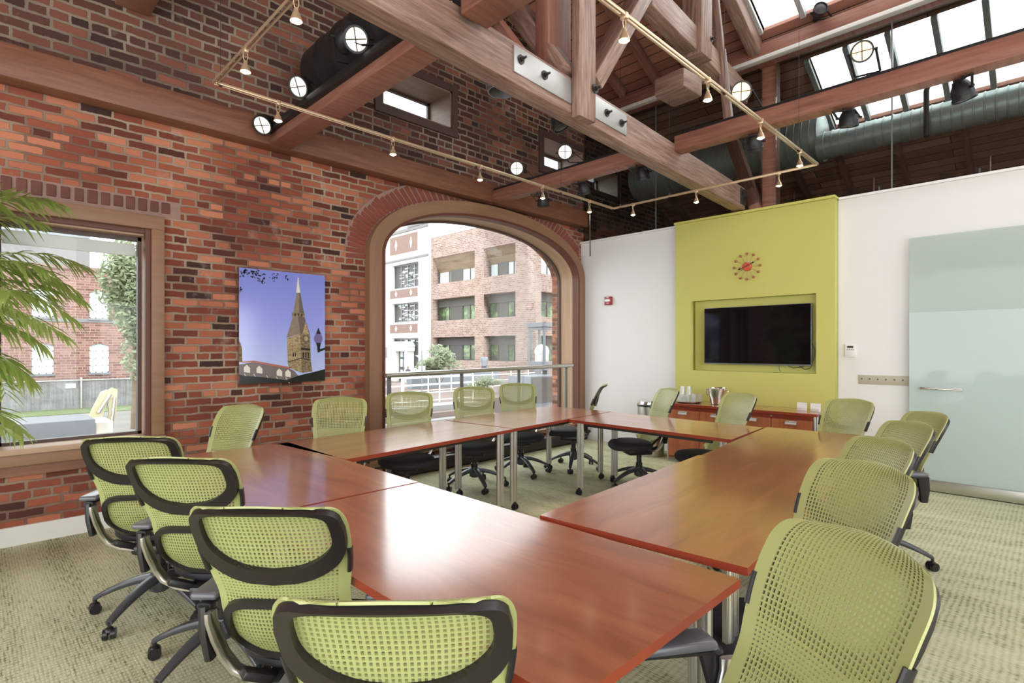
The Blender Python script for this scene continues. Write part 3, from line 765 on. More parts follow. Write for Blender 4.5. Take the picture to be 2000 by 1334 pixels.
# upper straining beam, queen post, purlin end
m = MB(); m.bar(tp(4.30, 0.075, 4.60), tp(5.27, 0.075, 4.60), 0.16, 0.25, 0.014)
tag(m.build('straining_beam', M['timber']), 'pale upper truss beam left of the queen post', 'beam', 'upper truss beams')
m = MB(); m.bar(tp(5.53, 0.075, 4.595), tp(6.80, 0.075, 4.56), 0.16, 0.24, 0.014)
tag(m.build('straining_beam', M['timber']), 'pale upper truss beam right of the queen post with a bright spotlight', 'beam', 'upper truss beams')
m = MB(); m.bar(tp(5.40, 0.05, 4.44), tp(5.40, 0.05, 5.72), 0.22, 0.25, 0.014, up=(1, 0, 0))
qp = tag(m.build('queen_post', M['timber']), 'short pale queen post hanging between the upper truss beams', 'post')
b = MB(); bolt(b, tp(5.50, -0.065, 4.66), 0.016); bo = b.build('bolt', M['iron'], qp, recenter=False); bo.location = -qp.location
m = MB(); m.bar((5.02, 2.50, 4.03), (5.04, 2.84, 4.03), 0.36, 0.20, 0.035)
tag(m.build('purlin', M['timber']), 'thick timber block end projecting under the upper truss beam', 'beam')
m = MB(); m.bar(tp(5.62, -0.02, 5.45), tp(6.10, -0.02, 4.0), 0.05, 0.085, 0.006, up=(0, 1, 0))
tag(m.build('strut', M['timber']), 'thin upright strut with steel strap right of the queen post', 'strut', 'truss struts')
m = MB(); m.bar(tp(5.86, -0.05, 4.70), tp(6.12, -0.05, 3.92), 0.012, 0.06, 0.001, up=(0, 1, 0))
tag(m.build('steel_strap', M['plate']), 'narrow steel strap on the thin strut beside the bright spotlight', 'strap')
m = MB(); m.bar((RIDGE + 0.6, 2.58, zr(RIDGE + 0.6) - 0.14), (6.90, 2.58, zr(6.90) - 0.14), 0.14, 0.18, 0.01)
tag(m.build('rafter', M['timber']), 'big sloping rafter beside the upper left skylight', 'rafter')
m = MB(); m.bar((7.02, 3.02, 4.3), (6.95, 2.62, 3.12), 0.14, 0.14, 0.01, up=(1, 0, 0))
tag(m.build('strut', M['timber_red']), 'leaning red brace behind the post above the green wall', 'strut', 'truss struts')
m = MB(); m.bx(6.93, 7.07, 2.39, 2.56, 3.10, zr(7.1), 0.008)
tag(m.build('roof_post', M['timber_red']), 'red timber post standing above the green wall between glass screens', 'post')
m = MB(); m.bx(6.75, 6.94, -3.5, WY, 4.87, 5.09, 0.008)
tag(m.build('header_beam', M['timber_red']), 'long horizontal header beam under the skylights', 'beam')
m = MB(); m.bx(0.82, 1.06, -3.4, 5.30, 4.16, 4.40, 0.008)
tag(m.build('purlin', M['timber_red']), 'dark red roof beam end set into the brick at top left', 'beam')
m = MB(); m.bx(6.66, 6.75, -3.5, WY, 4.85, 4.895, 0.004)
tag(m.build('light_strip', M['offwhite']), 'white conduit strip along the lower edge of the header beam', 'conduit')
# rafters under the boards
k = 0
for y in (5.0, 4.45, 3.9, 3.35, -1.4, -2.2):
    m = MB(); m.bar((RIDGE, y, zr(RIDGE) - 0.09), (6.75, y, zr(6.75) - 0.09), 0.07, 0.14)
    tag(m.build('rafter', M['rafter']), 'dark sloping rafter under the red roof boards', 'rafter', 'dark rafters')
for y in (4.9, 4.2, 3.5, 2.8, 2.2, 1.5, 0.8, 0.1, -0.6):
    m = MB(); m.bar((8.46, y, zr(8.46) - 0.08), (11.2, y, zr(11.2) - 0.08), 0.06, 0.12)
    tag(m.build('rafter', M['rafter']), 'dark low rafter beyond the glass screen', 'rafter', 'far rafters')
for y in (4.6, 3.6):
    m = MB(); m.bar((RIDGE, y, zr(RIDGE) - 0.09), (-0.2, y, zr(-0.2) - 0.09), 0.07, 0.14)
    tag(m.build('rafter', M['rafter']), 'dark rafter of the opposite roof slope', 'rafter', 'left slope rafters')
m = MB(); m.bar((8.46, WY - 0.1, zr(8.46) - 0.12), (8.46, -3.4, zr(8.46) - 0.12), 0.14, 0.16)
tag(m.build('purlin', M['skyframe']), 'grey purlin under the lower skylight row beyond the glass', 'beam')

# ducts and pipe beyond the glass, dark duct on this side
def duct(name, p0, p1, r, mat, lab, ribs=0.09, capend=False):
    p0, p1 = Vector(p0), Vector(p1); L = (p1 - p0).length; d = (p1 - p0).normalized()
    m = MB(); prof = []
    n = int(L / ribs)
    for i in range(n):
        z = i * L / n
        prof += [(r, z), (r, z + ribs * 0.8), (r + 0.008, z + ribs * 0.86), (r + 0.008, z + ribs * 0.96)]
    prof = [(0.0, 0.0)] + prof + [(r, L), (0, L)]
    q = d.to_track_quat('Z', 'Y').to_matrix().to_4x4()
    m.lathe(prof, p0, 40, q)
    return tag(m.build(name, mat), lab, 'duct')
duct('spiral_duct', (7.95, 4.95, 4.20), (7.95, 2.15, 4.20), 0.31, M['duct'], 'wide ribbed metal duct behind the glass left of the red post')
duct('spiral_duct', (7.75, 2.15, 4.01), (7.75, -3.3, 4.01), 0.165, M['duct'], 'long slender ribbed duct below the skylights beyond the glass')
duct('spiral_duct', (2.46, 4.95, 4.03), (2.46, 2.75, 4.03), 0.29, M['blackmetal'], 'big black cylinder duct behind the spotlights at upper left', ribs=0.3)
m = MB(); m.cyl((9.5, 5.2, 3.58), (9.5, -3.3, 3.58), 0.035, seg=12)
for y in (3.0, 1.9, 0.6): m.cyl((9.5, y, 3.58), (9.5, y, zr(9.5)), 0.012, seg=8)
tag(m.build('sprinkler_pipe', M['brass']), 'thin brownish pipe running below the duct beyond the glass', 'pipe')
m = MB(); m.tube([(7.45, 1.0, 3.75), (7.45, 1.0, 4.25), (7.44, 0.975, 4.33), (7.42, 0.90, 4.375), (7.42, 0.76, 4.38)], 0.027, 10)
tag(m.build('bent_pipe', M['iron']), 'bent dark pipe crossing the third lower skylight pane', 'pipe')
# lights seen beyond the glass, standing along the partition top
for i, (y, big) in enumerate(((1.42, 1), (0.98, 0), (0.80, 2), (0.55, 1), (-0.02, 1), (1.66, 2))):
    m = MB()
    if big == 1:
        m.lathe([(0.0, 0.0), (0.075, 0.0), (0.075, 0.03), (0.05, 0.07), (0.025, 0.09), (0.012, 0.10), (0.012, 0.17), (0, 0.17)], (7.35, y, 3.10), 20)
    elif big == 0:
        m.cyl((7.35, y, 3.10), (7.35, y, 3.19), 0.05, seg=18)
    else:
        m.tube([(7.35, y + 0.05 * math.cos(a_ * PI / 10), 3.165 + 0.05 * math.sin(a_ * PI / 10)) for a_ in range(20)], 0.014, 8, closed=True)
        m.box((7.35, y, 3.105), (0.05, 0.06, 0.02))
    lab = {1: 'grey bell shaped fitting behind the glass above the white wall', 0: 'short grey cylinder fitting behind the glass above the white wall', 2: 'small grey ring fitting behind the glass above the wall top'}[big]
    tag(m.build({1: 'bell_fitting', 0: 'cylinder_fitting', 2: 'ring_fitting'}[big], M['grey']), lab, 'fitting', 'ceiling fittings behind glass %d' % big if big != 0 else None)
m = MB(); m.bx(7.2, 7.5, -0.6, 1.8, 3.06, 3.10); tag(m.build('shelf_ledge', M['rafter']), 'dark ledge behind the partition top carrying grey fittings', 'ledge')
# ================================================================== TABLES
def table(name, corner, ang, label, dz=0.0, L=1.65, W=0.82, shear=0.0):
    """corner = world xy of local (0,0); long side along ang"""
    top_z = 0.73 + dz
    t = empty(name, (corner[0], corner[1], 0), ang)
    tag(t, label, 'table', 'cherry conference tables')
    m = MB()
    g = 0.003
    b = bmesh.new(); bmesh.ops.create_cube(b, size=1.0); bmesh.ops.scale(b, vec=(L - 2 * g, W - 2 * g, 0.026), verts=b.verts)
    bmesh.ops.translate(b, vec=(L / 2, W / 2, top_z - 0.013), verts=b.verts)
    for v in b.verts: v.co.x += shear * v.co.y
    m._add(b, off=(random.uniform(0, 9), random.uniform(0, 9)))
    for f in m.bm.faces:
        f.material_index = 0 if f.normal.z > 0.9 else 1
    m.build('tabletop', [M['cherry'], M['cherry_edge']], t, smooth=False)
    m = MB()
    m.bx(0.12, L - 0.12, 0.10, 0.13, top_z - 0.066, top_z - 0.027); m.bx(0.12, L - 0.12, W - 0.13, W - 0.10, top_z - 0.066, top_z - 0.027)
    m.build('under_rail', M['iron'], t, smooth=False)
    for x0_ in (0.09, L - 0.09):
        for y in (0.085, W - 0.085):
            m = MB()
            x = x0_ + shear * y
            for s in (-1, 1):
                m.cyl((x + s * 0.019, y, 0.075), (x + s * 0.019, y, top_z - 0.027), 0.0175, seg=16)
                for k in range(6):
                    a = k * PI / 3
                    m.cyl((x + s * 0.019 + 0.0165 * math.cos(a), y + 0.0165 * math.sin(a), 0.078), (x + s * 0.019 + 0.0165 * math.cos(a), y + 0.0165 * math.sin(a), top_z - 0.03), 0.0035, seg=6)
            m.box((x, y, top_z - 0.032), (0.09, 0.06, 0.01))
            lg = m.build('leg', M['steel'], t)
            c = MB()
            for s in (-1, 1): c.cyl((x + 0.019 + s * 0.006, y, 0.026), (x + 0.019 + s * 0.020, y, 0.026), 0.026, seg=18)
            c.cyl((x + 0.019, y, 0.03), (x + 0.019, y, 0.078), 0.010, seg=10)
            c.box((x + 0.019, y, 0.05), (0.028, 0.032, 0.018), 0.004)
            c.build('caster', M['black'], lg)
    return t
r0 = R(90)
table('conference_table', (1.635, 0.662), r0, 'cherry table nearest the camera, in front of the closest green chairs')
table('conference_table', (1.638, 2.316), r0 - R(0.5), 'cherry table under the large window, at the left corner of the square', 0.001)
table('conference_table', (1.648, 3.10), R(5.5), 'cherry table running along the brick wall below the tower picture', 0.001, W=0.88)
table('conference_table', (3.292, 3.262), R(5.0), 'cherry table in the far corner in front of the arched window', 0.003, W=0.86)
table('conference_table', (4.868, 1.782), R(88.5), 'cherry table parallel to the sideboard in front of the green wall', 0.003, L=1.605, shear=-0.108)
table('conference_table', (3.352, 0.785), R(6.0), 'cherry table at the right corner reflecting the green wall', 0.004)
table('conference_table', (1.70, 0.668), R(4.2), 'cherry table on the right beside the row of green chair backs', 0.010)

# ================================================================== CHAIRS
def shell_pt(u, t):
    """u in -1..1 across, t in 0..1 from the seat to the top; y forward"""
    P_ = [(-0.080, 0.425, 0.180), (-0.118, 0.472, 0.197), (-0.163, 0.54, 0.204), (-0.202, 0.62, 0.201), (-0.228, 0.69, 0.198), (-0.248, 0.745, 0.207),
          (-0.272, 0.81, 0.217), (-0.302, 0.88, 0.222), (-0.336, 0.942, 0.220), (-0.360, 0.978, 0.203), (-0.379, 0.994, 0.178), (-0.396, 1.0, 0.148)]
    n = len(P_) - 1; s = t * n; i = min(int(s), n - 1); f = s - i
    g = lambda k: P_[max(0, min(n, k))]
    def cr(j):
        a, b_, c, d = g(i - 1)[j], g(i)[j], g(i + 1)[j], g(i + 2)[j]
        return 0.5 * ((2 * b_) + (-a + c) * f + (2 * a - 5 * b_ + 4 * c - d) * f * f + (-a + 3 * b_ - 3 * c + d) * f ** 3)
    y, z, hw = cr(0), cr(1), cr(2)
    au = abs(u)
    topdrop = max(0.0, (t - 0.72) / 0.28) ** 1.5
    botrise = max(0.0, (0.22 - t) / 0.22) ** 1.5
    z -= topdrop * 0.016 * au ** 2
    z += botrise * 0.075 * au ** 5
    y += 0.034 * au ** 2.2
    return Vector((u * hw, y, z))
def shell_n(u, t):
    e = 0.01
    a = shell_pt(min(1, u + e), t) - shell_pt(max(-1, u - e), t); b_ = shell_pt(u, min(1, t + e)) - shell_pt(u, max(0, t - e))
    return a.cross(b_).normalized()      # points backward (-y)... fixed below
def make_shell():
    NC, NR = 30, 54
    us = [-1.0, -0.93]
    u0, u1 = -0.86, 0.86
    p = (u1 - u0) / NC
    for i in range(NC): us += [u0 + i * p, u0 + i * p + p * 0.50]
    us += [0.86, 0.93, 1.0]
    ts = [0.0, 0.015]
    q = (0.975 - 0.03) / NR
    for j in range(NR):
        tj = 0.03 + j * q
        ts += [tj, tj + q * (0.40 if 0.36 < tj < 0.455 else 0.66)]
    ts += [0.975, 1.0]
    b = bmesh.new(); th = 0.0055
    F_, B_ = [], []
    for t_ in ts:
        rf, rb = [], []
        for u in us:
            c = shell_pt(u, t_); n = shell_n(u, t_)
            if n.y < 0: n = -n
            rf.append(b.verts.new(c + n * th / 2)); rb.append(b.verts.new(c - n * th / 2))
        F_.append(rf); B_.append(rb)
    nu, nt = len(us), len(ts)
    def hole(i, j):
        if i < 0 or j < 0 or i >= nu - 1 or j >= nt - 1: return True
        if i < 2 or i >= 2 + 2 * NC or j < 2 or j >= 2 + 2 * NR: return False
        if (i - 2) % 2 or (j - 2) % 2: return False
        tm = ts[j]
        return True
    for j in range(nt - 1):
        for i in range(nu - 1):
            if hole(i, j): continue
            b.faces.new((F_[j][i], F_[j][i + 1], F_[j + 1][i + 1], F_[j + 1][i]))
            b.faces.new((B_[j][i], B_[j + 1][i], B_[j + 1][i + 1], B_[j][i + 1]))
            for (di, dj, a, c) in ((-1, 0, (j, i), (j + 1, i)), (1, 0, (j + 1, i + 1), (j, i + 1)), (0, -1, (j, i + 1), (j, i)), (0, 1, (j + 1, i), (j + 1, i + 1))):
                if hole(i + di, j + dj):
                    b.faces.new((F_[a[0]][a[1]], F_[c[0]][c[1]], B_[c[0]][c[1]], B_[a[0]][a[1]]))
    bmesh.ops.recalc_face_normals(b, faces=b.faces)
    m = MB(); m._add(b); return m
def ring(u_o, t_lo, t_hi, wu, wt, dep0, dep1, sag=0.0, n=64, e=3.2, topw=None):
    """closed flat band lying behind the shell, rounded-rectangle path in shell coordinates"""
    b = bmesh.new(); rows = []
    tc, th = (t_lo + t_hi) / 2, (t_hi - t_lo) / 2
    for i in range(n):
        a = 2 * PI * i / n; c, s = math.cos(a), math.sin(a)
        sc, ss = math.copysign(abs(c) ** (2 / e), c), math.copysign(abs(s) ** (2 / e), s)
        row = []
        wtt = wt if s < 0 or topw is None else topw
        for (uo, to) in ((u_o, th), (u_o - wu, th - wtt)):
            u = uo * sc; t_ = tc + to * ss
            if ss < 0: t_ += sag * (abs(sc) ** 2) * abs(ss) * th
            t_ = min(0.998, t_)
            p = shell_pt(u, t_); nn = shell_n(0.0, min(t_, 0.80))
            if nn.y > 0: nn = -nn
            row += [p + nn * dep0, p + nn * dep1]
        rows.append([b.verts.new(v) for v in (row[0], row[1], row[3], row[2])])
    for i in range(n):
        r0_, r1_ = rows[i], rows[(i + 1) % n]
        for k in range(4): b.faces.new((r0_[k], r0_[(k + 1) % 4], r1_[(k + 1) % 4], r1_[k]))
    bmesh.ops.recalc_face_normals(b, faces=b.faces)
    m = MB(); m._add(b); return m

chair_proto = empty('swivel_chair', (0, 0, 0))
sh = make_shell().build('back_shell', M['mesh'], chair_proto, ang=40)
sh['label'] = 'lime green perforated back shell'
ring(0.97, 0.455, 0.925, 0.155, 0.062, 0.003, 0.022, 0.27, e=4.2, topw=0.085).build('upper_frame', M['frame'], chair_proto, ang=40)['label'] = 'dark upper back frame'
ring(0.96, 0.02, 0.352, 0.10, 0.045, 0.003, 0.022, 0.16, e=4.0, topw=0.028).build('lower_frame', M['black'], chair_proto, ang=40)
# side clips on the upper frame
for s in (-1, 1):
    m = MB()
    m.loft([(shell_pt(s * 0.985, t_) + Vector((0, -0.004, 0)), (0.007, 0, 0), (0, 0.013, 0.003)) for t_ in (0.49, 0.515, 0.54, 0.565, 0.59)], 10)
    m.build('side_clip', M['black'], chair_proto)
# seat
def seat_mb():
    b = bmesh.new(); rings = []
    prof = [(0.0, 0.468), (0.4, 0.472), (0.75, 0.470), (0.92, 0.460), (1.0, 0.442), (0.995, 0.420), (0.93, 0.402), (0.6, 0.395), (0.0, 0.395)]
    N = 40
    for r_, z in prof:
        row = []
        if r_ == 0: rings.append([b.verts.new((0, 0.095, z))]); continue
        for i in range(N):
            a = 2 * PI * i / N; c, s = math.cos(a), math.sin(a); e = 2.6
            x = 0.245 * r_ * math.copysign(abs(c) ** (2 / e), c); y = 0.095 + 0.212 * r_ * math.copysign(abs(s) ** (2 / e), s)
            x *= 1 - 0.10 * max(0, -s) * 1
            zz = z - 0.02 * max(0, (y - 0.15) / 0.157) ** 2
            row.append(b.verts.new((x, y, zz)))
        rings.append(row)
    for a, c in zip(rings, rings[1:]):
        for i in range(N):
            j = (i + 1) % N
            if len(a) == 1: b.faces.new((a[0], c[i], c[j]))
            elif len(c) == 1: b.faces.new((a[j], a[i], c[0]))
            else: b.faces.new((a[i], c[i], c[j], a[j]))
    bmesh.ops.recalc_face_normals(b, faces=b.faces)
    m = MB(); m._add(b); return m
seat_mb().build('seat', M['seat'], chair_proto, ang=60)
m = MB(); m.box((0, 0.02, 0.362), (0.20, 0.26, 0.065), 0.02); m.box((0, -0.10, 0.375), (0.12, 0.14, 0.05), 0.015)
for s in (-1, 1): m.bar((s * 0.05, -0.10, 0.37), (s * 0.14, -0.175, 0.43), 0.05, 0.03, 0.008)
m.cyl((0.12, 0.06, 0.365), (0.24, 0.07, 0.362), 0.008, seg=8); m.box((0.25, 0.07, 0.362), (0.05, 0.03, 0.012), 0.004)
m.build('tilt_mechanism', M['black'], chair_proto)
for s in (-1, 1):
    m = MB()
    # bracket: from under the back, hugging the lower frame, up to the arm pad
    pts = [(0.06, -0.115, 0.372), (0.13, -0.122, 0.386), (0.185, -0.128, 0.416), (0.213, -0.140, 0.466), (0.224, -0.165, 0.53), (0.230, -0.185, 0.595), (0.232, -0.185, 0.622)]
    secs = []
    for k, p_ in enumerate(pts):
        d = (Vector(pts[min(k + 1, 6)]) - Vector(pts[max(k - 1, 0)])).normalized()
        nrm = Vector((d.z, 0, -d.x)).normalized()
        secs.append((Vector((s * p_[0], p_[1], p_[2])), Vector((s * nrm.x, 0, nrm.z)) * 0.011, Vector((0, 0.024, 0))))
    m.loft(secs, 12, 3.5)
    arm = m.build('arm', M['steel'], chair_proto)
    m = MB(); m.loft([((s * 0.240, -0.17, 0.47), (0.012, 0, 0), (0, 0.02, 0)), ((s * 0.252, -0.165, 0.55), (0.014, 0, 0), (0, 0.032, 0)), ((s * 0.262, -0.15, 0.632), (0.016, 0, 0), (0, 0.036, 0))], 10)
    m.loft([((s * 0.262, -0.17, 0.630), (0.022, 0, 0), (0, 0, 0.009)), ((s * 0.270, 0.10, 0.634), (0.024, 0, 0), (0, 0, 0.007))], 10)
    m.build('arm_bracket', M['black'], arm)
    m = MB(); m.box((s * 0.272, -0.035, 0.652), (0.085, 0.25, 0.026), 0.012, seg=3); m.build('arm_pad', M['pad'], arm)
m = MB(); m.cyl((0, 0, 0.16), (0, 0, 0.345), 0.026, seg=20); m.cyl((0, 0, 0.10), (0, 0, 0.24), 0.034, seg=20); m.build('gas_column', M['black'], chair_proto)
BASE = MB()
BASE.lathe([(0, 0.20), (0.045, 0.20), (0.055, 0.17), (0.05, 0.11), (0, 0.11)], seg=24)
ends = []
for k in range(5):
    a = R(90 + 72 * k + 18); c, s = math.cos(a), math.sin(a)
    secs = []
    for i in range(9):
        f = i / 8
        secs.append((Vector((c * (0.03 + 0.292 * f), s * (0.03 + 0.292 * f), 0.175 - 0.095 * f ** 1.7)), Vector((-s, c, 0)) * (0.033 - 0.015 * f), Vector((0, 0, 0.023 - 0.010 * f))))
    BASE.loft(secs, 12, 3.2)
    ends.append((c * 0.318, s * 0.318, a))
bo = BASE.build('star_base', M['basegrey'], chair_proto)
for x, y, a in ends:
    m = MB(); dx, dy = -math.sin(a + 0.6), math.cos(a + 0.6)
    for s in (-1, 1):
        m.cyl((x + dx * s * 0.006, y + dy * s * 0.006, 0.027), (x + dx * s * 0.026, y + dy * s * 0.026, 0.027), 0.027, seg=18)
    m.sph((x, y, 0.042), 0.024, (1, 1, 0.8), 12); m.cyl((x, y, 0.045), (x, y, 0.085), 0.009, seg=10)
    m.build('caster', M['black'], bo)

GL, GW, GB, GR = 'chairs along the near left table edge', 'chairs along the brick wall', 'chairs in front of the sideboard', 'chairs along the right table edge'
# (x, y of the back top, heading, label, group)
CH = [
    (0.50, 0.80, 46, 'green mesh swivel chair nearest the camera, only the upper back in frame at bottom', GL),
    (0.545, 1.515, 44, 'green mesh swivel chair second from the camera on the left, facing the near table', GL),
    (0.555, 2.43, 44, 'green mesh swivel chair in front of the one below the large window', GL),
    (0.525, 3.15, 55, 'green mesh swivel chair furthest left, right below the large window', GL),
    (1.46, 4.235, 203, 'green mesh swivel chair turned left against the brick between window and picture', GW),
    (2.25, 4.32, 236, 'green mesh swivel chair against the brick just left of the arch', GW),
    (3.02, 4.42, 232, 'green mesh swivel chair before the arched window, leftmost with the view behind', GW),
    (3.90, 4.49, 230, 'green mesh swivel chair before the arched window, middle one of three', GW),
    (4.66, 4.58, 232, 'green mesh swivel chair before the arched window, rightmost one by the jamb', GW),
    (5.26, 3.72, 122, 'green mesh swivel chair seen edge-on in front of the bare white wall', GB),
    (5.20, 2.83, 146, 'green mesh swivel chair in front of the steel bin and glasses', GB),
    (5.14, 2.06, 152, 'green mesh swivel chair in front of the ice bucket and sideboard drawers', GB),
    (5.16, 1.17, 154, 'green mesh swivel chair at the sideboard end below the switch plate', GB),
    (4.47, 0.56, 128, 'green mesh swivel chair in the right row, furthest back against the glass door', GR),
    (3.80, 0.555, 130, 'green mesh swivel chair in the right row, second from the glass door', GR),
    (3.00, 0.535, 135, 'green mesh swivel chair in the right row, middle one', GR),
    (2.32, 0.47, 148, 'green mesh swivel chair in the right row, second from the camera', GR),
    (1.41, 0.30, 146, 'green mesh swivel chair closest on the right with whole perforated shell shown', GR),
]
first = True
for i, (x, y, hd, lab, grp) in enumerate(CH):
    c = chair_proto if i == 0 else copy_tree(chair_proto)
    h = R(hd)
    c.location = (x + 0.37 * math.cos(h), y + 0.37 * math.sin(h), 0)
    c.rotation_euler = (0, 0, h - PI / 2)
    tag(c, lab, 'chair', grp)
# ================================================================== SIDEBOARD AND WALL ITEMS
sb = empty('sideboard', (6.44, 2.60, 0))
tag(sb, 'long low cherry sideboard with drawers below the television', 'sideboard')
def pc(m, name, mat, par=sb, base=(6.44, 2.60, 0), smooth=True):
    o = m.build(name, mat, None if par is None else par, smooth=smooth, recenter=False)
    if par is not None: o.matrix_parent_inverse = Matrix.Translation(Vector(base)).inverted() if par is sb else Matrix.Identity(4)
    return o
m = MB(); m.bx(6.19, 6.695, 1.735, 3.46, 0.705, 0.735, 0.002)
for f in m.bm.faces: f.material_index = 0 if f.normal.z > 0.9 else 1
pc(m, 'top', [M['cherry'], M['cherry_edge']], smooth=False)
m = MB(); m.bx(6.235, 6.69, 1.785, 3.44, 0.06, 0.70); pc(m, 'carcass', M['cherry_edge'], smooth=False)
for i in range(4):
    y0 = 1.785 + i * 0.414
    m = MB(); m.bx(6.215, 6.234, y0 + 0.003, y0 + 0.411, 0.08, 0.655, 0.002)
    d = pc(m, 'door', M['cherry_cab'], smooth=False)
    m = MB(); m.bx(6.19, 6.216, y0 + 0.15, y0 + 0.265, 0.630, 0.634); m.bx(6.190, 6.193, y0 + 0.15, y0 + 0.265, 0.606, 0.634); m.bx(6.205, 6.216, y0 + 0.15, y0 + 0.265, 0.626, 0.640)
    h = m.build('handle', M['alu'], d, smooth=False, recenter=False)
for y in (2.2, 3.03):
    m = MB(); m.cyl((6.234, y, 0.678), (6.224, y, 0.678), 0.009, seg=12); pc(m, 'lock', M['chrome'])
for x in (6.235, 6.665):
    m = MB()
    for s in (-1, 1): m.cyl((x, 1.757 + s * 0.012, 0.0), (x, 1.757 + s * 0.012, 0.704), 0.0125, seg=12)
    pc(m, 'leg', M['steel'])
    m = MB()
    for s in (-1, 1): m.cyl((x, 3.452 + s * 0.001, 0.0), (x, 3.452, 0.704), 0.008, seg=12)
    pc(m, 'leg', M['steel'])

# tray with glasses
m = MB(); m.lathe([(0, 0.0), (0.12, 0.0), (0.15, 0.008), (0.165, 0.018), (0.168, 0.016), (0.155, 0.003), (0.12, -0.003), (0, -0.003)], (6.42, 3.27, 0.739), 36)
tag(m.build('serving_tray', M['chrome']), 'round silver tray of tumblers on the sideboard', 'tray')
def tumbler(x, y, z, lab, h=0.10):
    m = MB(); m.lathe([(0, 0.0), (0.030, 0.0), (0.036, h), (0.034, h), (0.028, 0.008), (0, 0.008)], (x, y, z), 24)
    return tag(m.build('tumbler', M['tumbler']), lab, 'glass', 'tumblers on the silver tray')
for k, (dx, dy) in enumerate(((-0.09, 0.055), (-0.09, -0.03), (-0.075, -0.105), (-0.01, 0.11), (0.0, 0.02), (0.0, -0.065), (0.08, 0.075), (0.085, -0.01), (0.06, -0.12))):
    tumbler(6.42 + dx, 3.27 + dy, 0.741, 'clear upright tumbler in the lower layer on the silver tray')
for k, (dx, dy) in enumerate(((-0.045, 0.055), (-0.04, -0.03))):
    m = MB(); m.lathe([(0, 0.10), (0.030, 0.10), (0.036, 0.0), (0.034, 0.0), (0.028, 0.09), (0, 0.09)], (6.42 + dx, 3.27 + dy, 0.842), 24)
    tag(m.build('tumbler', M['tumbler']), 'clear upturned tumbler stacked on top of the other glasses', 'glass', 'tumblers stacked on top')
# ice bucket
bk = MB(); bk.lathe([(0, 0), (0.062, 0.0), (0.070, 0.006), (0.075, 0.03), (0.098, 0.12), (0.108, 0.185), (0.114, 0.20), (0.112, 0.202), (0.104, 0.185), (0.094, 0.12), (0.070, 0.03), (0, 0.02)], (6.42, 2.90, 0.736), 36)
bo = tag(bk.build('ice_bucket', M['chrome']), 'shiny tapered metal ice bucket on the sideboard', 'bucket')
for s in (-1, 1):
    m = MB(); m.tube([(0, s * 0.104, 0.175), (0, s * 0.135, 0.172), (0, s * 0.138, 0.15), (0, s * 0.128, 0.11), (0, s * 0.098, 0.105)], 0.005, 8)
    m.build('handle', M['chrome'], bo)
# two card holders
for k, (y, lab) in enumerate(((1.955, 'left white card holder at the right end of the sideboard'), (1.82, 'right white card holder at the right end of the sideboard'))):
    m = MB(); m.bx(6.44, 6.443, y - 0.05, y + 0.05, 0.736, 0.825); o = tag(m.build('card_holder', M['acrylic'], smooth=False), lab, 'card holder')
    m = MB(); m.bx(6.40, 6.403, y - 0.04, y + 0.04, 0.737, 0.770); m.bx(6.403, 6.44, y - 0.04, y + 0.04, 0.737, 0.740)
    q = m.build('pocket', M['tumbler'], o, smooth=False, recenter=False); q.location = -o.location
# steel bin
m = MB(); b = m.lathe([(0, 0.0), (0.165, 0.0), (0.17, 0.02), (0.178, 0.66), (0, 0.66)], (6.42, 3.80, 0.0), 36)
bn = tag(m.build('pedal_bin', M['steel']), 'round brushed steel pedal bin against the white wall', 'bin')
m = MB(); m.lathe([(0, 0.055), (0.15, 0.05), (0.176, 0.035), (0.184, 0.0), (0.182, -0.012), (0, -0.012)], (0, 0, 0.682), 36); m.build('lid', M['chrome'], bn)
m = MB(); m.lathe([(0.182, 0.0), (0.182, 0.015), (0, 0.015), (0, 0.0)], (0, 0, 0.650), 36); m.build('rim', M['black'], bn)

# television in its niche
tv = empty('television', (6.775, 2.575, 1.575)); tag(tv, 'wide black flat television in the green wall niche', 'television')
m = MB(); m.box((-0.03, 0, 0), (0.045, 1.264, 0.714), 0.004); m.build('casing', M['grey'], tv)
m = MB(); m.bx(-0.0560, -0.0525, -0.627, 0.627, -0.342, 0.352); m.build('screen', M['screen'], tv, smooth=False)
m = MB(); m.tube([(-0.03, -0.636, -0.10), (-0.02, -0.66, -0.18), (-0.02, -0.655, -0.26), (-0.02, -0.64, -0.30)], 0.004, 6)
m.tube([(-0.03, -0.38, -0.36), (-0.03, -0.43, -0.385), (-0.03, -0.50, -0.375), (-0.03, -0.55, -0.362)], 0.004, 6)
m.tube([(-0.03, -0.50, -0.36), (-0.03, -0.56, -0.40), (-0.03, -0.61, -0.385), (-0.03, -0.625, -0.36)], 0.004, 6)
m.tube([(-0.03, -0.28, -0.36), (-0.03, -0.28, -0.40), (-0.03, -0.30, -0.43)], 0.003, 6)
m.build('cable', M['black'], tv)
m = MB(); m.box((0.008, 0, 0), (0.06, 0.4, 0.3), 0.004); m.build('wall_bracket', M['iron'], tv)

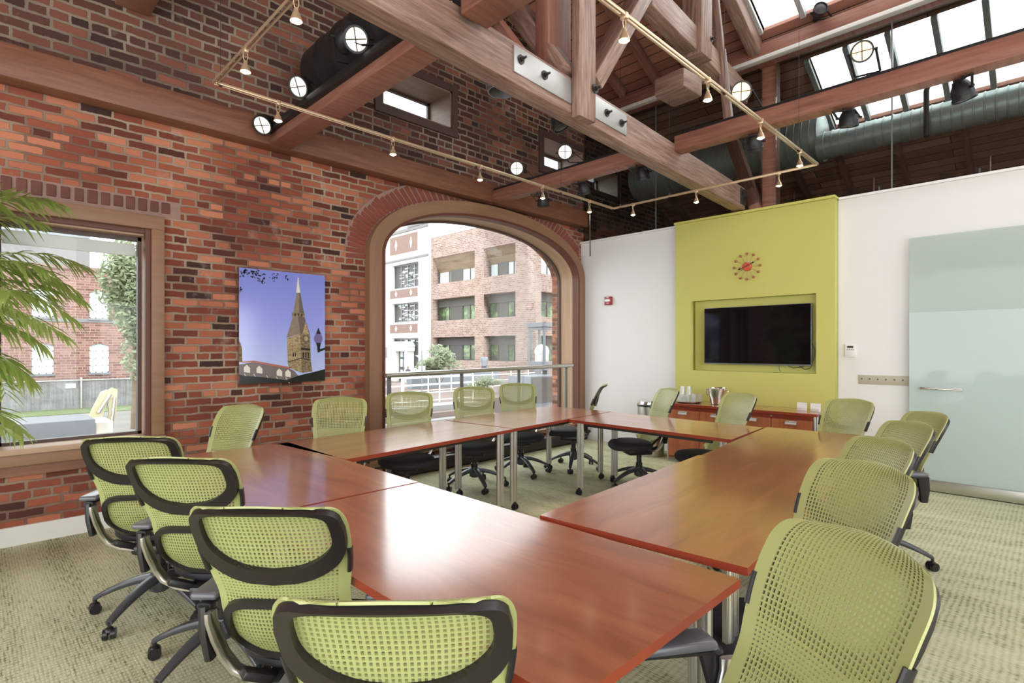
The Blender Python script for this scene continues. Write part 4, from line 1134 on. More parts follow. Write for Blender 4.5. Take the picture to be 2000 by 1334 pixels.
# ball clock
ck = empty('wall_clock', (6.695, 2.642, 2.411)); tag(ck, 'red ball clock with twelve wooden balls above the television', 'clock')
RX = Matrix.Rotation(R(-90), 4, 'Y')
m = MB(); m.lathe([(0, 0.045), (0.045, 0.043), (0.053, 0.035), (0.055, 0.0), (0, 0.0)], (0, 0, 0), 32, RX); m.build('hub', M['clockred'], ck)
for k in range(12):
    a = k * PI / 6
    m = MB(); m.cyl((-0.018, 0.05 * math.sin(a), 0.05 * math.cos(a)), (-0.018, 0.148 * math.sin(a), 0.148 * math.cos(a)), 0.0022, seg=6); ro = m.build('rod', M['brass'], ck)
    m = MB(); m.sph((-0.02, 0.155 * math.sin(a), 0.155 * math.cos(a)), 0.0165, seg=14); m.build('ball', M['clockball'], ro)
def hand(yz0, yz1, w, shape, name):
    m = MB(); m.bar((-0.052, -yz0[0], yz0[1]), (-0.052, -yz1[0], yz1[1]), 0.004, w, up=(1, 0, 0))
    d = Vector((0, -yz1[0], yz1[1])).normalized(); p = Vector((-0.052, -yz1[0], yz1[1]))
    q = Vector((0, d.z, -d.y))
    if shape == 'tri': pts = [p - d * 0.012 + q * 0.016, p - d * 0.012 - q * 0.016, p + d * 0.022]
    else: pts = [p + d * 0.012 * math.cos(k * PI / 4) * 1.3 + q * 0.010 * math.sin(k * PI / 4) for k in range(8)]
    b = bmesh.new(); va = [b.verts.new(v + Vector((-0.002, 0, 0))) for v in pts]; vb = [b.verts.new(v + Vector((0.002, 0, 0))) for v in pts]
    b.faces.new(va); b.faces.new(list(reversed(vb)))
    for i in range(len(pts)): b.faces.new((va[i], vb[i], vb[(i + 1) % len(pts)], va[(i + 1) % len(pts)]))
    bmesh.ops.recalc_face_normals(b, faces=b.faces); m._add(b); m.build(name, M['black'], ck)
hand((0, 0), (-0.080, -0.030), 0.007, 'tri', 'hour_hand'); hand((0, 0), (0.080, 0.036), 0.006, 'oval', 'minute_hand')

# fire alarm strobe on the white wall
fa = tag(MB().box((6.81, 4.755, 2.133), (0.04, 0.125, 0.125), 0.006).build('fire_alarm', M['red']), 'small red fire alarm strobe on the white wall by the arch', 'alarm')
m = MB(); m.box((-0.024, 0.0, 0.066), (0.02, 0.09, 0.035), 0.005); m.build('strobe_lens', M['acrylic'], fa)
def text(body, size, loc, rot, mat, name, parent, ext=0.001):
    cu = bpy.data.curves.new(name, 'FONT'); cu.body = body; cu.size = size; cu.extrude = ext; cu.align_x = 'CENTER'; cu.align_y = 'CENTER'
    tmp = bpy.data.objects.new(name, cu); COL.objects.link(tmp); bpy.context.view_layer.update()
    me = bpy.data.meshes.new_from_object(tmp.evaluated_get(bpy.context.evaluated_depsgraph_get())); bpy.data.objects.remove(tmp)
    o = bpy.data.objects.new(name, me); COL.objects.link(o); me.materials.append(mat); o.parent = parent; o.location = loc; o.rotation_euler = rot
    return o
text('FIRE', 0.026, (-0.0215, 0, 0.108), (R(90), 0, R(-90)), M['acrylic'], 'lettering', fa)
text('FIRE', 0.026, (-0.0215, 0, 0.024), (R(90), 0, R(-90)), M['acrylic'], 'lettering', fa)
# thermostat
th = tag(MB().box((6.815, 1.578, 1.392), (0.03, 0.108, 0.142), 0.005).build('thermostat', M['acrylic']), 'white thermostat on the wall right of the green panel', 'thermostat')
m = MB(); m.box((-0.0155, 0, 0.112), (0.004, 0.058, 0.022)); m.build('display', M['iron'], th)
for k in range(4):
    m = MB(); m.box((-0.016, 0.028 - k * 0.019, 0.082), (0.004, 0.010, 0.007)); m.build('button', M['iron'], th)
# row of switches
sw = tag(MB().box((6.824, 1.245, 1.082), (0.012, 0.52, 0.098), 0.003).build('switch_plate', M['beige']), 'long beige plate of seven light switches beside the glass door', 'switch plate')
for k in range(7):
    m = MB(); m.box((-0.008, 0.222 - k * 0.073, 0.053), (0.006, 0.026, 0.028), 0.002)
    k_ = m.build('switch', M['beige'], sw)
    m = MB(); m.box((-0.012, 0.222 - k * 0.073 + 0.006, 0.058), (0.004, 0.013, 0.012), 0.001); m.build('toggle', M['iron'], k_)

# frosted glass sliding door in front of the white wall
dr = empty('door_1', (6.755, 0.33, 0)); dr['kind'] = 'structure'; dr['label'] = 'tall frosted glass sliding door'
m = MB(); m.bx(-0.006, 0.006, -1.25, 0.715, 0.115, 1.78); m.build('frosted_pane', M['frost'], dr, smooth=False)
m = MB(); m.bx(-0.006, 0.006, -1.25, 0.715, 1.78, 2.535); m.build('clear_pane', M['doorclear'], dr, smooth=False)
m = MB(); m.bx(-0.022, 0.022, -1.25, 0.71, 0.008, 0.115, 0.003); m.build('bottom_rail', M['steel'], dr)
m = MB(); m.tube([(-0.012, 0.615, 1.02), (-0.05, 0.61, 1.02), (-0.055, 0.58, 1.02), (-0.055, 0.33, 1.02), (-0.05, 0.30, 1.02), (-0.012, 0.295, 1.02)], 0.012, 10); m.build('door_handle', M['chrome'], dr)

# ================================================================== PICTURE ON THE BRICK
pw = MB(); pw.bx(1.735, 2.555, 5.245, 5.268, 1.09, 2.155)
pic = tag(pw.build('tower_picture', M['steel'], smooth=False), 'glossy frameless picture of a stone clock tower on the brick wall', 'picture')
PB = pic.location.copy()
def ink(poly, mat, name, layer):
    y = 5.2445 - 0.0004 * layer
    b = bmesh.new(); f = b.faces.new([b.verts.new((1.735 + 0.82 * x, y, 1.09 + 1.065 * z)) for x, z in poly])
    b.normal_update()
    if f.normal.y > 0: f.normal_flip()
    m = MB(); m._add(b); return m
def inks(polys, mat, name, layer):
    m = MB()
    for q in polys:
        y = 5.2445 - 0.0004 * layer
        b = bmesh.new(); b.faces.new([b.verts.new((1.735 + 0.82 * x, y, 1.09 + 1.065 * z)) for x, z in q])
        m._add(b)
    o = m.build(name, mat, pic, smooth=False, recenter=False); o.location = -PB
    return o
inks([[(0, 0), (1, 0), (1, 1), (0, 1)]], M['print_sky'], 'printed_sky', 0)
inks([[(0, 0.17), (0.16, 0.19), (0.56, 0.125), (0.62, 0.10), (0.72, 0.0), (0, 0)]], M['ink_roof'], 'printed_roof', 1)
inks([[(0.03, 0.195), (0.16, 0.202), (0.58, 0.135), (0.56, 0.122), (0.15, 0.187), (0.03, 0.185)]], M['ink_red'], 'printed_ridge', 2)
dorm = []
for x, z in ((0.085, 0.125), (0.22, 0.115), (0.445, 0.085), (0.545, 0.075)):
    dorm.append([(x - 0.035, z - 0.02), (x + 0.03, z - 0.03), (x + 0.03, z + 0.015), (x - 0.005, z + 0.042), (x - 0.035, z + 0.02)])
inks(dorm, M['ink_white'], 'printed_dormers', 3)
sn = []
for x, z in ((0.05, 0.09), (0.15, 0.085), (0.29, 0.07), (0.40, 0.055), (0.51, 0.045)):
    sn.append([(x, z), (x + 0.005, z + 0.002), (x + 0.055, z - 0.055), (x + 0.045, z - 0.055)])
inks(sn, M['ink_white'], 'printed_gables', 4)
inks([[(0.53, 0.40), (0.69, 0.445), (0.70, 0.20), (0.71, 0.08), (0.56, 0.13), (0.54, 0.17)]], M['ink_stone'], 'printed_tower_lit', 2)
inks([[(0.69, 0.445), (0.81, 0.44), (0.82, 0.19), (0.84, 0.09), (0.71, 0.08), (0.70, 0.20)]], M['ink_stone_dark'], 'printed_tower_side', 2)
inks([[(0.525, 0.405), (0.60, 0.60), (0.66, 0.60), (0.69, 0.445)]], M['ink_slate2'], 'printed_lower_spire', 3)
inks([[(0.69, 0.445), (0.66, 0.60), (0.74, 0.60), (0.81, 0.44)]], M['ink_slate'], 'printed_lower_spire_side', 3)
inks([[(0.59, 0.60), (0.74, 0.60), (0.745, 0.635), (0.59, 0.635)]], M['ink_stone_dark'], 'printed_belfry', 4)
inks([[(0.605, 0.635), (0.645, 0.82), (0.675, 0.82), (0.675, 0.635)]], M['ink_slate2'], 'printed_upper_spire', 4)
inks([[(0.675, 0.635), (0.675, 0.82), (0.690, 0.82), (0.735, 0.635)]], M['ink_slate'], 'printed_upper_spire_side', 4)
inks([[(0.640, 0.82), (0.652, 0.90), (0.658, 0.96), (0.668, 0.96), (0.674, 0.90), (0.690, 0.82)]], M['ink_white'], 'printed_spire_tip', 4)
inks([[(0.715, 0.445), (0.755, 0.56), (0.80, 0.44)]], M['ink_stone'], 'printed_gable', 4)
inks([[(0.725, 0.365), (0.795, 0.365), (0.79, 0.43), (0.725, 0.432)]], M['ink_slate'], 'printed_clock_panel', 4)
inks([[(0.76 + 0.026 * math.cos(k * PI / 8), 0.398 + 0.024 * math.sin(k * PI / 8)) for k in range(16)]], M['ink_stone'], 'printed_clock', 5)
slits = []
for x in (0.72, 0.75, 0.78): slits.append([(x, 0.22), (x + 0.014, 0.22), (x + 0.014, 0.265), (x + 0.007, 0.275), (x, 0.265)])
for x in (0.60, 0.625): slits.append([(x, 0.235), (x + 0.012, 0.235), (x + 0.012, 0.265), (x, 0.265)])
slits.append([(0.70, 0.295), (0.81, 0.29), (0.81, 0.305), (0.70, 0.315)]); slits.append([(0.54, 0.18), (0.70, 0.215), (0.82, 0.195), (0.82, 0.20), (0.70, 0.222), (0.54, 0.187)])
for x in (0.62, 0.66, 0.70): slits.append([(x, 0.605), (x + 0.014, 0.605), (x + 0.014, 0.628), (x, 0.628)])
inks(slits, M['ink_black'], 'printed_openings', 5)
inks([[(0.915 + 0.055 * math.cos(k * PI / 8), 0.40 + 0.052 * math.sin(k * PI / 8)) for k in range(16)]], M['ink_lamp'], 'printed_lamp_globe', 3)
inks([[(0.885, 0.445), (0.95, 0.445), (0.93, 0.475), (0.92, 0.50), (0.912, 0.50), (0.90, 0.475)], [(0.885, 0.36), (0.95, 0.36), (0.938, 0.32), (0.93, 0.27), (0.905, 0.27), (0.90, 0.32)], [(0.93, 0.30), (1.0, 0.315), (1.0, 0.295), (0.93, 0.275)]], M['ink_black'], 'printed_lamp', 4)
inks([[(0, 0), (0, 0.085), (0.06, 0.07), (0.15, 0.065), (0.25, 0.055), (0.38, 0.04), (0.52, 0.02), (0.56, 0.03), (0.66, 0.055), (0.74, 0.07), (0.85, 0.085), (1, 0.11), (1, 0)]], M['ink_black'], 'printed_foliage', 6)
inks([[(0, 0.19), (0.035, 0.19), (0.03, 0.31), (0.01, 0.36), (0, 0.37)]], M['ink_stone_dark'], 'printed_turret', 3)
lf = []
rr = random.Random(3)
for cx, cz, n_, sx, sz in ((0.06, 0.965, 34, 0.07, 0.03), (0.17, 0.96, 30, 0.07, 0.03), (0.24, 0.905, 14, 0.04, 0.03), (0.38, 0.95, 12, 0.05, 0.03), (0.02, 0.80, 5, 0.02, 0.03), (0.53, 0.945, 4, 0.02, 0.02)):
    for _ in range(n_):
        x, z = cx + rr.gauss(0, sx * 0.6), cz + rr.gauss(0, sz * 0.6); a = rr.uniform(0, PI); r_ = rr.uniform(0.006, 0.013)
        if x < 0.005 or z > 0.99: continue
        lf.append([(x + r_ * 1.5 * math.cos(a), z + r_ * math.sin(a)), (x - r_ * math.sin(a) * 0.6, z + r_ * 0.6 * math.cos(a)), (x - r_ * 1.5 * math.cos(a), z - r_ * math.sin(a)), (x + r_ * math.sin(a) * 0.6, z - r_ * 0.6 * math.cos(a))])
inks(lf, M['ink_black'], 'printed_leaves', 6)

# ================================================================== CABLE LIGHT TRACK
ZT = 2.95
TX0, TX1, TY0, TY1 = 1.0, 4.99, 1.40, 3.42
m = MB()
rail = [(TX0, TY0), (TX1, TY0), (TX1, TY1), (TX0, TY1)]
for i in range(4):
    a, b_ = rail[i], rail[(i + 1) % 4]
    dx, dy = (b_[0] - a[0]), (b_[1] - a[1]); L = math.hypot(dx, dy); nx, ny = -dy / L * 0.011, dx / L * 0.011
    for s in (-1, 1):
        m.bar((a[0] + nx * s, a[1] + ny * s, ZT), (b_[0] + nx * s, b_[1] + ny * s, ZT), 0.007, 0.016, 0.002)
tr_ = tag(m.build('light_track', M['brass']), 'thin brass twin rail light track hung as a large rectangle overhead', 'light track')
for i, (x, y, zt) in enumerate(((TX0 + 0.03, TY1, 4.6), (3.0, TY1, 5.8), (4.1, TY1, 5.8), (TX1, 2.75, 5.4), (TX1 - 0.45, TY0, 5.5), (3.2, TY0, 6.4), (TX0, 2.3, 5.4), (TX1, 3.33, 5.2))):
    m = MB(); m.cyl((x, y, ZT), (x, y, zt), 0.0016, seg=6); m.cyl((x, y, ZT - 0.012), (x, y, ZT + 0.03), 0.009, seg=10)
    w_ = m.build('suspension_wire', M['iron'], tr_, recenter=False); w_.location = -tr_.location
PEND = [((1.0, 2.32), 'brass track lamp on the left rail end, nearest the top of the photo'), ((1.0, 2.93), 'brass track lamp on the left rail just before its corner'),
        ((1.36, 3.42), 'brass track lamp in front of the lowest black spotlight by the ledger'), ((2.19, 3.42), 'brass track lamp hanging left of the arch, below the high window'),
        ((3.04, 3.42), 'brass track lamp above the left crown of the arch'), ((3.83, 3.42), 'brass track lamp hanging below the cross beam above the arch crown'), ((4.56, 3.42), 'brass track lamp by the top corner of the white wall'),
        ((4.99, 3.17), 'brass track lamp just right of the far track corner'), ((4.99, 2.46), 'brass track lamp under the tie beam left of its end plate'), ((4.99, 1.70), 'brass track lamp over the green wall top, right of the truss'),
        ((4.56, 1.40), 'brass track lamp at the right track corner'), ((3.77, 1.40), 'brass track lamp below the right cross beam'), ((2.98, 1.40), 'brass track lamp in front of the upper truss beam'), ((2.13, 1.40), 'brass track lamp nearest overhead beside the pale diagonal strut')]
lamp_proto = None
for i, ((x, y), lab) in enumerate(PEND):
    if lamp_proto is None:
        lamp_proto = empty('track_lamp', (x, y, ZT))
        m = MB(); m.box((0, 0, -0.004), (0.022, 0.034, 0.03), 0.003)
        for s in (-1, 1): m.tube([(s * 0.009, 0, -0.01), (s * 0.012, 0, -0.04), (s * 0.004, 0, -0.065)], 0.0022, 6)
        m.build('mount', M['brass'], lamp_proto)
        m = MB(); m.lathe([(0.0, -0.06), (0.009, -0.06), (0.010, -0.075), (0.017, -0.085), (0.026, -0.115), (0.0255, -0.116), (0.012, -0.09), (0.0, -0.085)], seg=20); m.build('reflector', M['brass'], lamp_proto)
        m = MB(); m.lathe([(0.0, -0.124), (0.012, -0.122), (0.021, -0.114), (0.0, -0.112)], seg=18); m.build('bulb', M['lens'], lamp_proto)
        ld = bpy.data.lights.new('track_lamp_light', 'SPOT'); ld.energy = 9.0; ld.color = (1.0, 0.83, 0.6); ld.spot_size = R(95); ld.spot_blend = 0.8; ld.shadow_soft_size = 0.02
        lo = bpy.data.objects.new('lamp_light', ld); COL.objects.link(lo); lo.parent = lamp_proto; lo.location = (0, 0, -0.13)
        c = lamp_proto
    else:
        c = copy_tree(lamp_proto); c.location = (x, y, ZT)
    tag(c, lab, 'lamp', 'brass track lamps')

# ================================================================== BLACK STAGE SPOTLIGHTS
def spotlight(pos, aim, foot, lab, mat='par', r=0.080, lit=True):
    """pos = centre of the front lens, aim = direction of light, foot = point on the beam where the yoke is fixed"""
    pos = Vector(pos); d = Vector(aim).normalized(); foot = Vector(foot)
    root = empty('spotlight', foot); tag(root, lab, 'spotlight', None)
    q = d.to_track_quat('Z', 'Y').to_matrix().to_4x4(); loc = pos - foot
    m = MB(); m.lathe([(0.0, -0.19), (0.03, -0.19), (0.036, -0.13), (0.045, -0.12), (r * 0.98, -0.075), (r, -0.02), (r * 1.08, -0.018), (r * 1.08, 0.006), (r * 0.94, 0.006), (r * 0.92, -0.008), (0.0, -0.01)], loc, 28, q)
    m.build('can', M['blackmetal'], root)
    m = MB(); m.lathe([(r * 0.9, -0.004), (r * 0.6, 0.004), (0, 0.007), (0, -0.006), (r * 0.9, -0.006)], loc, 24, q)
    le = m.build('lens', M[mat] if lit else M['iron'], root)
    if lit:
        m = MB()
        ex = Vector((q[0][0], q[1][0], q[2][0])); ey = Vector((q[0][1], q[1][1], q[2][1]))
        for v in (ex, ey): m.bar(loc + d * 0.010 - v * r * 0.9, loc + d * 0.010 + v * r * 0.9, 0.007, 0.004)
        m.build('grille', M['blackmetal'], root)
    # yoke
    side = d.cross(Vector((0, 0, 1))); side = side.normalized() if side.length > 0.1 else Vector((0, 1, 0))
    body = loc - d * 0.06; fz = -1 if loc.z < 0 else 1
    m = MB(); base = Vector((0, 0, 0.02 * fz))
    for s in (-1, 1):
        m.bar(body + side * s * (r + 0.014), base + side * s * (r + 0.010), 0.016, 0.005)
        m.cyl(body + side * s * r * 0.95, body + side * s * (r + 0.026), 0.010, seg=10)
    m.bar(base - side * (r + 0.012), base + side * (r + 0.012), 0.02, 0.006)
    m.cyl((0, 0, -0.0), base + Vector((0, 0, 0.006 * fz)), 0.009, seg=10)
    m.build('yoke', M['blackmetal'], root)
    return root
m = MB(); m.bx(1.91, 1.96, 2.58, 5.10, 3.385, 3.44, 0.003); m.bx(1.94, 2.0, 2.58, 5.10, 3.436, 3.452)
tag(m.build('spotlight_track', M['blackmetal']), 'black spotlight track fixed along the upper left cross beam', 'track')
m = MB(); m.bx(4.77, 4.86, 2.78, 5.10, 3.446, 3.472, 0.003)
tag(m.build('spotlight_track', M['blackmetal']), 'black track strip on top of the cross beam by the arch', 'track')
m = MB(); m.bx(4.77, 4.86, -3.3, 2.50, 3.446, 3.470, 0.003)
tag(m.build('spotlight_track', M['blackmetal']), 'black track strip on top of the long right cross beam', 'track')
spotlight((1.84, 4.98, 3.40), (-0.55, -0.45, -0.55), (1.93, 5.0, 3.44), 'lit black spotlight lowest on the upper left track, by the ledger beam')
spotlight((1.86, 4.28, 3.51), (-0.6, -0.35, -0.4), (1.94, 4.25, 3.452), 'lit black spotlight second up the upper left track')
spotlight((1.93, 3.65, 3.62), (0.3, 0.8, -0.3), (1.94, 3.60, 3.452), 'unlit black spotlight turned away against the black duct', lit=False)
spotlight((1.86, 3.36, 3.52), (-0.6, -0.55, -0.45), (1.94, 3.25, 3.452), 'lit black spotlight at the top of the upper left track, on the black duct')
spotlight((4.66, 4.58, 3.585), (-0.75, -0.6, -0.2), (4.80, 4.55, 3.472), 'lit spotlight on the cross beam left of the second high window')
spotlight((4.66, 3.83, 3.59), (-0.75, -0.6, -0.15), (4.80, 3.76, 3.472), 'lit spotlight on the cross beam in front of the second high window')
spotlight((4.96, 4.42, 3.16), (0.35, 0.3, -0.9), (4.85, 4.42, 3.30), 'small black spotlight under the cross beam by the arch crown', lit=False, r=0.068)
spotlight((4.98, 3.80, 3.19), (0.45, 0.1, -0.9), (4.85, 3.80, 3.30), 'black spotlight under the middle of the cross beam by the arch', lit=False, r=0.068)
spotlight((4.98, 3.04, 3.19), (0.35, 0.1, -0.9), (4.85, 3.04, 3.30), 'black spotlight under the cross beam, close to the tie beam', lit=False, r=0.068)
spotlight((4.68, 1.90, 3.62), (-0.85, -0.42, -0.32), (4.80, 1.86, 3.470), 'dazzling lit spotlight in front of the pale upper truss beam', 'parhot')
spotlight((4.68, 1.01, 3.62), (-0.93, -0.16, -0.35), (4.80, 1.00, 3.470), 'dazzling lit spotlight in front of the skylights at upper right', 'parhot', r=0.07)
spotlight((4.98, 1.90, 3.20), (0.5, 0.1, -0.85), (4.85, 1.90, 3.30), 'black spotlight under the right cross beam, beside a track lamp', lit=False, r=0.068)
spotlight((4.98, 1.17, 3.20), (0.15, 0.1, -0.95), (4.85, 1.17, 3.30), 'black spotlight under the right cross beam, in front of the first skylight panes', lit=False, r=0.068)
spotlight((4.98, 0.45, 3.18), (0.2, -0.2, -0.95), (4.85, 0.45, 3.30), 'bronze black spotlight under the right cross beam, furthest right', lit=False, r=0.068)
spotlight((6.62, 1.82, 5.16), (-0.8, -0.5, 0.1), (6.78, 1.82, 5.09), 'small grey spotlight on the header beam under the upper skylight', lit=False, r=0.068)
spotlight((3.36, 2.80, 3.19), (0.2, -0.3, -0.9), (3.36, 2.85, 3.36), 'black spotlight hanging behind the king post foot', lit=False, r=0.068)
for (x, y, z, lab) in ((2.22, 2.78, 3.34, 'grey bowl standing in for a duct segment, tucked behind the tie beam'), (2.62, 2.72, 3.20, 'grey bowl standing in for a duct segment, behind the tie beam before the high window')):  # lamp-shaped bowls in place of grey spiral duct segments
    m = MB(); m.lathe([(0.0, 0.16), (0.05, 0.16), (0.085, 0.12), (0.10, 0.0), (0.092, 0.0), (0.08, 0.10), (0, 0.13)], (x, y, z), 28)
    m.cyl((x, y, z + 0.15), (x, y, z + 0.34), 0.008, seg=8)
    tag(m.build('duct_stand_in', M['grey']), lab, 'lamp')
m = MB(); m.tube([(4.575, 3.425, 2.95), (4.58, 3.43, 2.7), (4.585, 3.43, 2.38)], 0.006, 8)
tag(m.build('hanging_cord', M['black']), 'short black cord hanging below the track lamp at the white wall corner', 'cord')
# ================================================================== PALM
palm = empty('potted_palm', (-0.42, 4.62, 0)); tag(palm, 'tall feathery green palm at the left edge in front of the window', 'plant')
PO = Vector((-0.42, 4.62, 0))
m = MB(); m.lathe([(0, 0), (0.16, 0), (0.21, 0.38), (0.215, 0.40), (0.195, 0.40), (0.185, 0.36), (0, 0.36)], seg=32); m.build('pot', M['terracotta'], palm)
rp = random.Random(11)
def leaflet(b, p, d, L, w, droop):
    d = d.normalized(); side = d.cross(Vector((0, 0, 1)))
    side = side.normalized() if side.length > 0.05 else Vector((1, 0, 0))
    side = (side + Vector((0, 0, rp.uniform(-0.5, 0.5)))).normalized()
    prev = None
    for i, (f, ww) in enumerate(((0, 0.35), (0.3, 1.0), (0.65, 0.75), (1.0, 0.04))):
        c = p + d * L * f + Vector((0, 0, -droop * L * f * f))
        cur = (b.verts.new(c - side * w * ww), b.verts.new(c + side * w * ww))
        if prev: b.faces.new((prev[0], prev[1], cur[1], cur[0]))
        prev = cur
def frond(p0, p1, p2, n=27, LL=0.26, wid=0.0095):
    p0, p1, p2 = (Vector(q) - PO for q in (p0, p1, p2))
    B = lambda t: p0 * (1 - t) ** 2 + p1 * 2 * t * (1 - t) + p2 * t * t
    mb_ = MB(); mb_.tube([B(i / 14) for i in range(15)], [0.0075 * (1 - 0.85 * i / 14) for i in range(15)], 6)
    fr = mb_.build('frond', M['stem'], palm)
    b = bmesh.new()
    for i in range(n):
        t = 0.22 + 0.78 * (i + 0.5) / n
        p = B(t); tan = (B(min(1, t + 0.02)) - B(t - 0.02)).normalized()
        s = tan.cross(Vector((0, 0, 1)))
        s = s.normalized() if s.length > 0.1 else Vector((0, 1, 0))
        L = LL * (0.45 + 0.55 * math.sin(PI * min(1, 0.15 + 0.85 * t) ** 0.9)) * rp.uniform(0.85, 1.1)
        for sg in (-1, 1):
            d = s * sg * 1.0 + tan * (0.35 + 0.5 * t) + Vector((0, 0, rp.uniform(-0.45, 0.25)))
            leaflet(b, p, d, L, wid * rp.uniform(0.8, 1.15), rp.uniform(0.12, 0.5))
    mm = MB(); mm._add(b); mm.build('leaflets', M['palm'], fr)
FR = [((-.25, 4.6, 1.95), (.08, 4.52, 2.42), (.42, 4.45, 2.33)), ((-.25, 4.65, 1.9), (.02, 4.6, 2.32), (.34, 4.6, 2.22)), ((-.3, 4.6, 1.7), (.12, 4.5, 2.10), (.52, 4.40, 1.72)),
      ((-.3, 4.7, 1.7), (.15, 4.75, 2.2), (.58, 4.72, 1.97)), ((-.3, 4.5, 1.55), (.10, 4.4, 1.95), (.46, 4.28, 1.60)), ((-.3, 4.6, 1.4), (.0, 4.5, 1.78), (.34, 4.42, 1.42)),
      ((-.3, 4.4, 1.3), (.05, 4.32, 1.58), (.26, 4.25, 1.22)), ((-.35, 4.5, 1.0), (.0, 4.35, 1.27), (.22, 4.25, .93)), ((-.3, 4.8, 1.9), (0, 4.85, 2.3), (.16, 4.9, 2.45)),
      ((-.3, 4.55, 1.75), (.05, 4.45, 2.05), (.36, 4.3, 1.88)), ((-.28, 4.7, 1.6), (.05, 4.7, 1.98), (.44, 4.62, 1.78)), ((-.3, 4.75, 1.45), (.02, 4.75, 1.82), (.30, 4.7, 1.58)),
      ((-.35, 4.45, 1.5), (-.05, 4.2, 1.9), (.16, 4.0, 1.72)), ((-.3, 4.6, 1.2), (-.02, 4.55, 1.5), (.20, 4.5, 1.3)),
      ((-.5, 4.6, 1.8), (-.8, 4.6, 2.35), (-1.2, 4.5, 2.0)), ((-.5, 4.5, 1.5), (-.85, 4.2, 2.0), (-1.2, 4.0, 1.6)), ((-.45, 4.7, 1.7), (-.6, 4.95, 2.3), (-.8, 5.05, 2.2)), ((-.45, 4.4, 1.4), (-.5, 4.0, 1.9), (-.55, 3.7, 1.5)), ((-.5, 4.55, 1.2), (-.9, 4.6, 1.6), (-1.15, 4.7, 1.2))]
EXTRA = []
for f in FR[:12:2]:
    for _ in range(1):
        j = lambda v, a: tuple(c + rp.uniform(-a, a) for c in v)
        EXTRA.append((j(f[0], 0.05), j(f[1], 0.10), (f[2][0] - rp.uniform(0.02, 0.16), f[2][1] + rp.uniform(-0.15, 0.12), f[2][2] + rp.uniform(-0.12, 0.08))))
FR += EXTRA
for f in FR: frond(*f)
frond((-.30, 4.3, .98), (.0, 4.2, 1.14), (.20, 4.15, .92), n=9, LL=0.17, wid=0.014)
m = MB()
for f in FR:
    a = Vector(f[0]) - PO; m.tube([(a.x * 0.25 + rp.uniform(-.05, .05), a.y * 0.25, 0.34), (a.x * 0.6, a.y * 0.6, 0.34 + (a.z - 0.34) * 0.55), a], [0.014, 0.011, 0.008], 7)
m.build('stems', M['stem'], palm)

# ================================================================== BALUSTRADE AND HEATER AT THE ARCH
hr = MB(); hr.tube([(3.16, 5.08, 1.125), (6.34, 5.08, 1.165)], 0.026, 14); hr.sph((6.34, 5.08, 1.165), 0.026, seg=12)
rail = tag(hr.build('handrail', M['steel']), 'metal balustrade crossing the arched window at chair height', 'balustrade')
for x in (3.215, 4.235, 5.235, 6.24):
    m = MB(); z1 = 1.10 + (x - 3.16) * 0.0126
    m.bx(x - 0.012, x + 0.012, 5.115, 5.125, 0.0, z1); m.bx(x + 0.016, x + 0.04, 5.115, 5.125, 0.0, z1); m.tube([(x + 0.01, 5.12, z1 - 0.03), (x + 0.01, 5.10, z1 - 0.01), (x + 0.01, 5.08, z1 + 0.005)], 0.007, 8)
    for z in (z1 - 0.06, z1 - 0.10): m.cyl((x + 0.012, 5.108, z), (x + 0.012, 5.13, z), 0.008, seg=10)
    p_ = m.build('baluster', M['grey'], rail, recenter=False); p_.location = -rail.location
m = MB(); m.bx(3.3, 6.55, 5.03, 5.19, 0.02, 0.16, 0.004)
for i in range(5): m.bx(3.32, 6.53, 5.026, 5.03, 0.04 + i * 0.022, 0.05 + i * 0.022)
tag(m.build('baseboard_heater', M['iron']), 'low dark baseboard heater under the arched window', 'heater')

# ================================================================== OUTSIDE
GZ = -2.05
m = MB(); m.bx(-60, 90, 5.82, 110, GZ - 0.2, GZ)
struct(m.build('ground', M['ground'], smooth=False, recenter=False), 'pale ground outside')
m = MB(); m.bx(-12, 14, 36.5, 39.5, GZ, GZ + 0.03); struct(m.build('lawn', M['lawn'], smooth=False), 'thin grass strip before the fence')
m = MB(); m.bx(14.5, 31.5, 26, 60, GZ, GZ + 0.04); struct(m.build('pavement', M['paving'], smooth=False), 'brick pavement across the street')

# brick office building beyond the arch
XF, YF, YE, TZ = 31.9, 30.14, 43.08, 12.15
ob = empty('office_building', (XF, YF, GZ)); tag(ob, 'pink brick office block with deep square windows beyond the arch', 'building')
def op(m, name, mat, par=ob, base=(XF, YF, GZ), smooth=False):
    o = m.build(name, mat, par, smooth=smooth, recenter=False) if not isinstance(m, bpy.types.Object) else m
    o.parent = par
    o.matrix_parent_inverse = Matrix.Translation(Vector(base)).inverted()
    return o
rows = ((0.30, 2.46), (4.04, 6.13), (7.62, 10.13))
cols = ((31.5, 35.39), (36.62, 42.80))
holes = [[(y0, z0), (y1, z0), (y1, z1), (y0, z1)] for y0, y1 in cols for z0, z1 in rows]
op(holed('front_wall', [(YF, GZ), (YE, GZ), (YE, TZ), (YF, TZ)], holes, XF, XF + 1.0, M['fac_brick'], plane='YZ'), '', None)
rcols = ((33.57, 38.6), (39.8, 44.0))
holes = [[(x0, z0), (x1, z0), (x1, z1), (x0, z1)] for x0, x1 in rcols for z0, z1 in rows]
op(holed('side_wall', [(XF + 1.0, GZ), (46, GZ), (46, TZ), (XF + 1.0, TZ)], holes, YF, YF + 1.0, M['fac_brick']), '', None)
m = MB(); m.bx(XF, 46, YF, YE, TZ - 0.1, TZ); op(m, 'roof', M['concrete'])
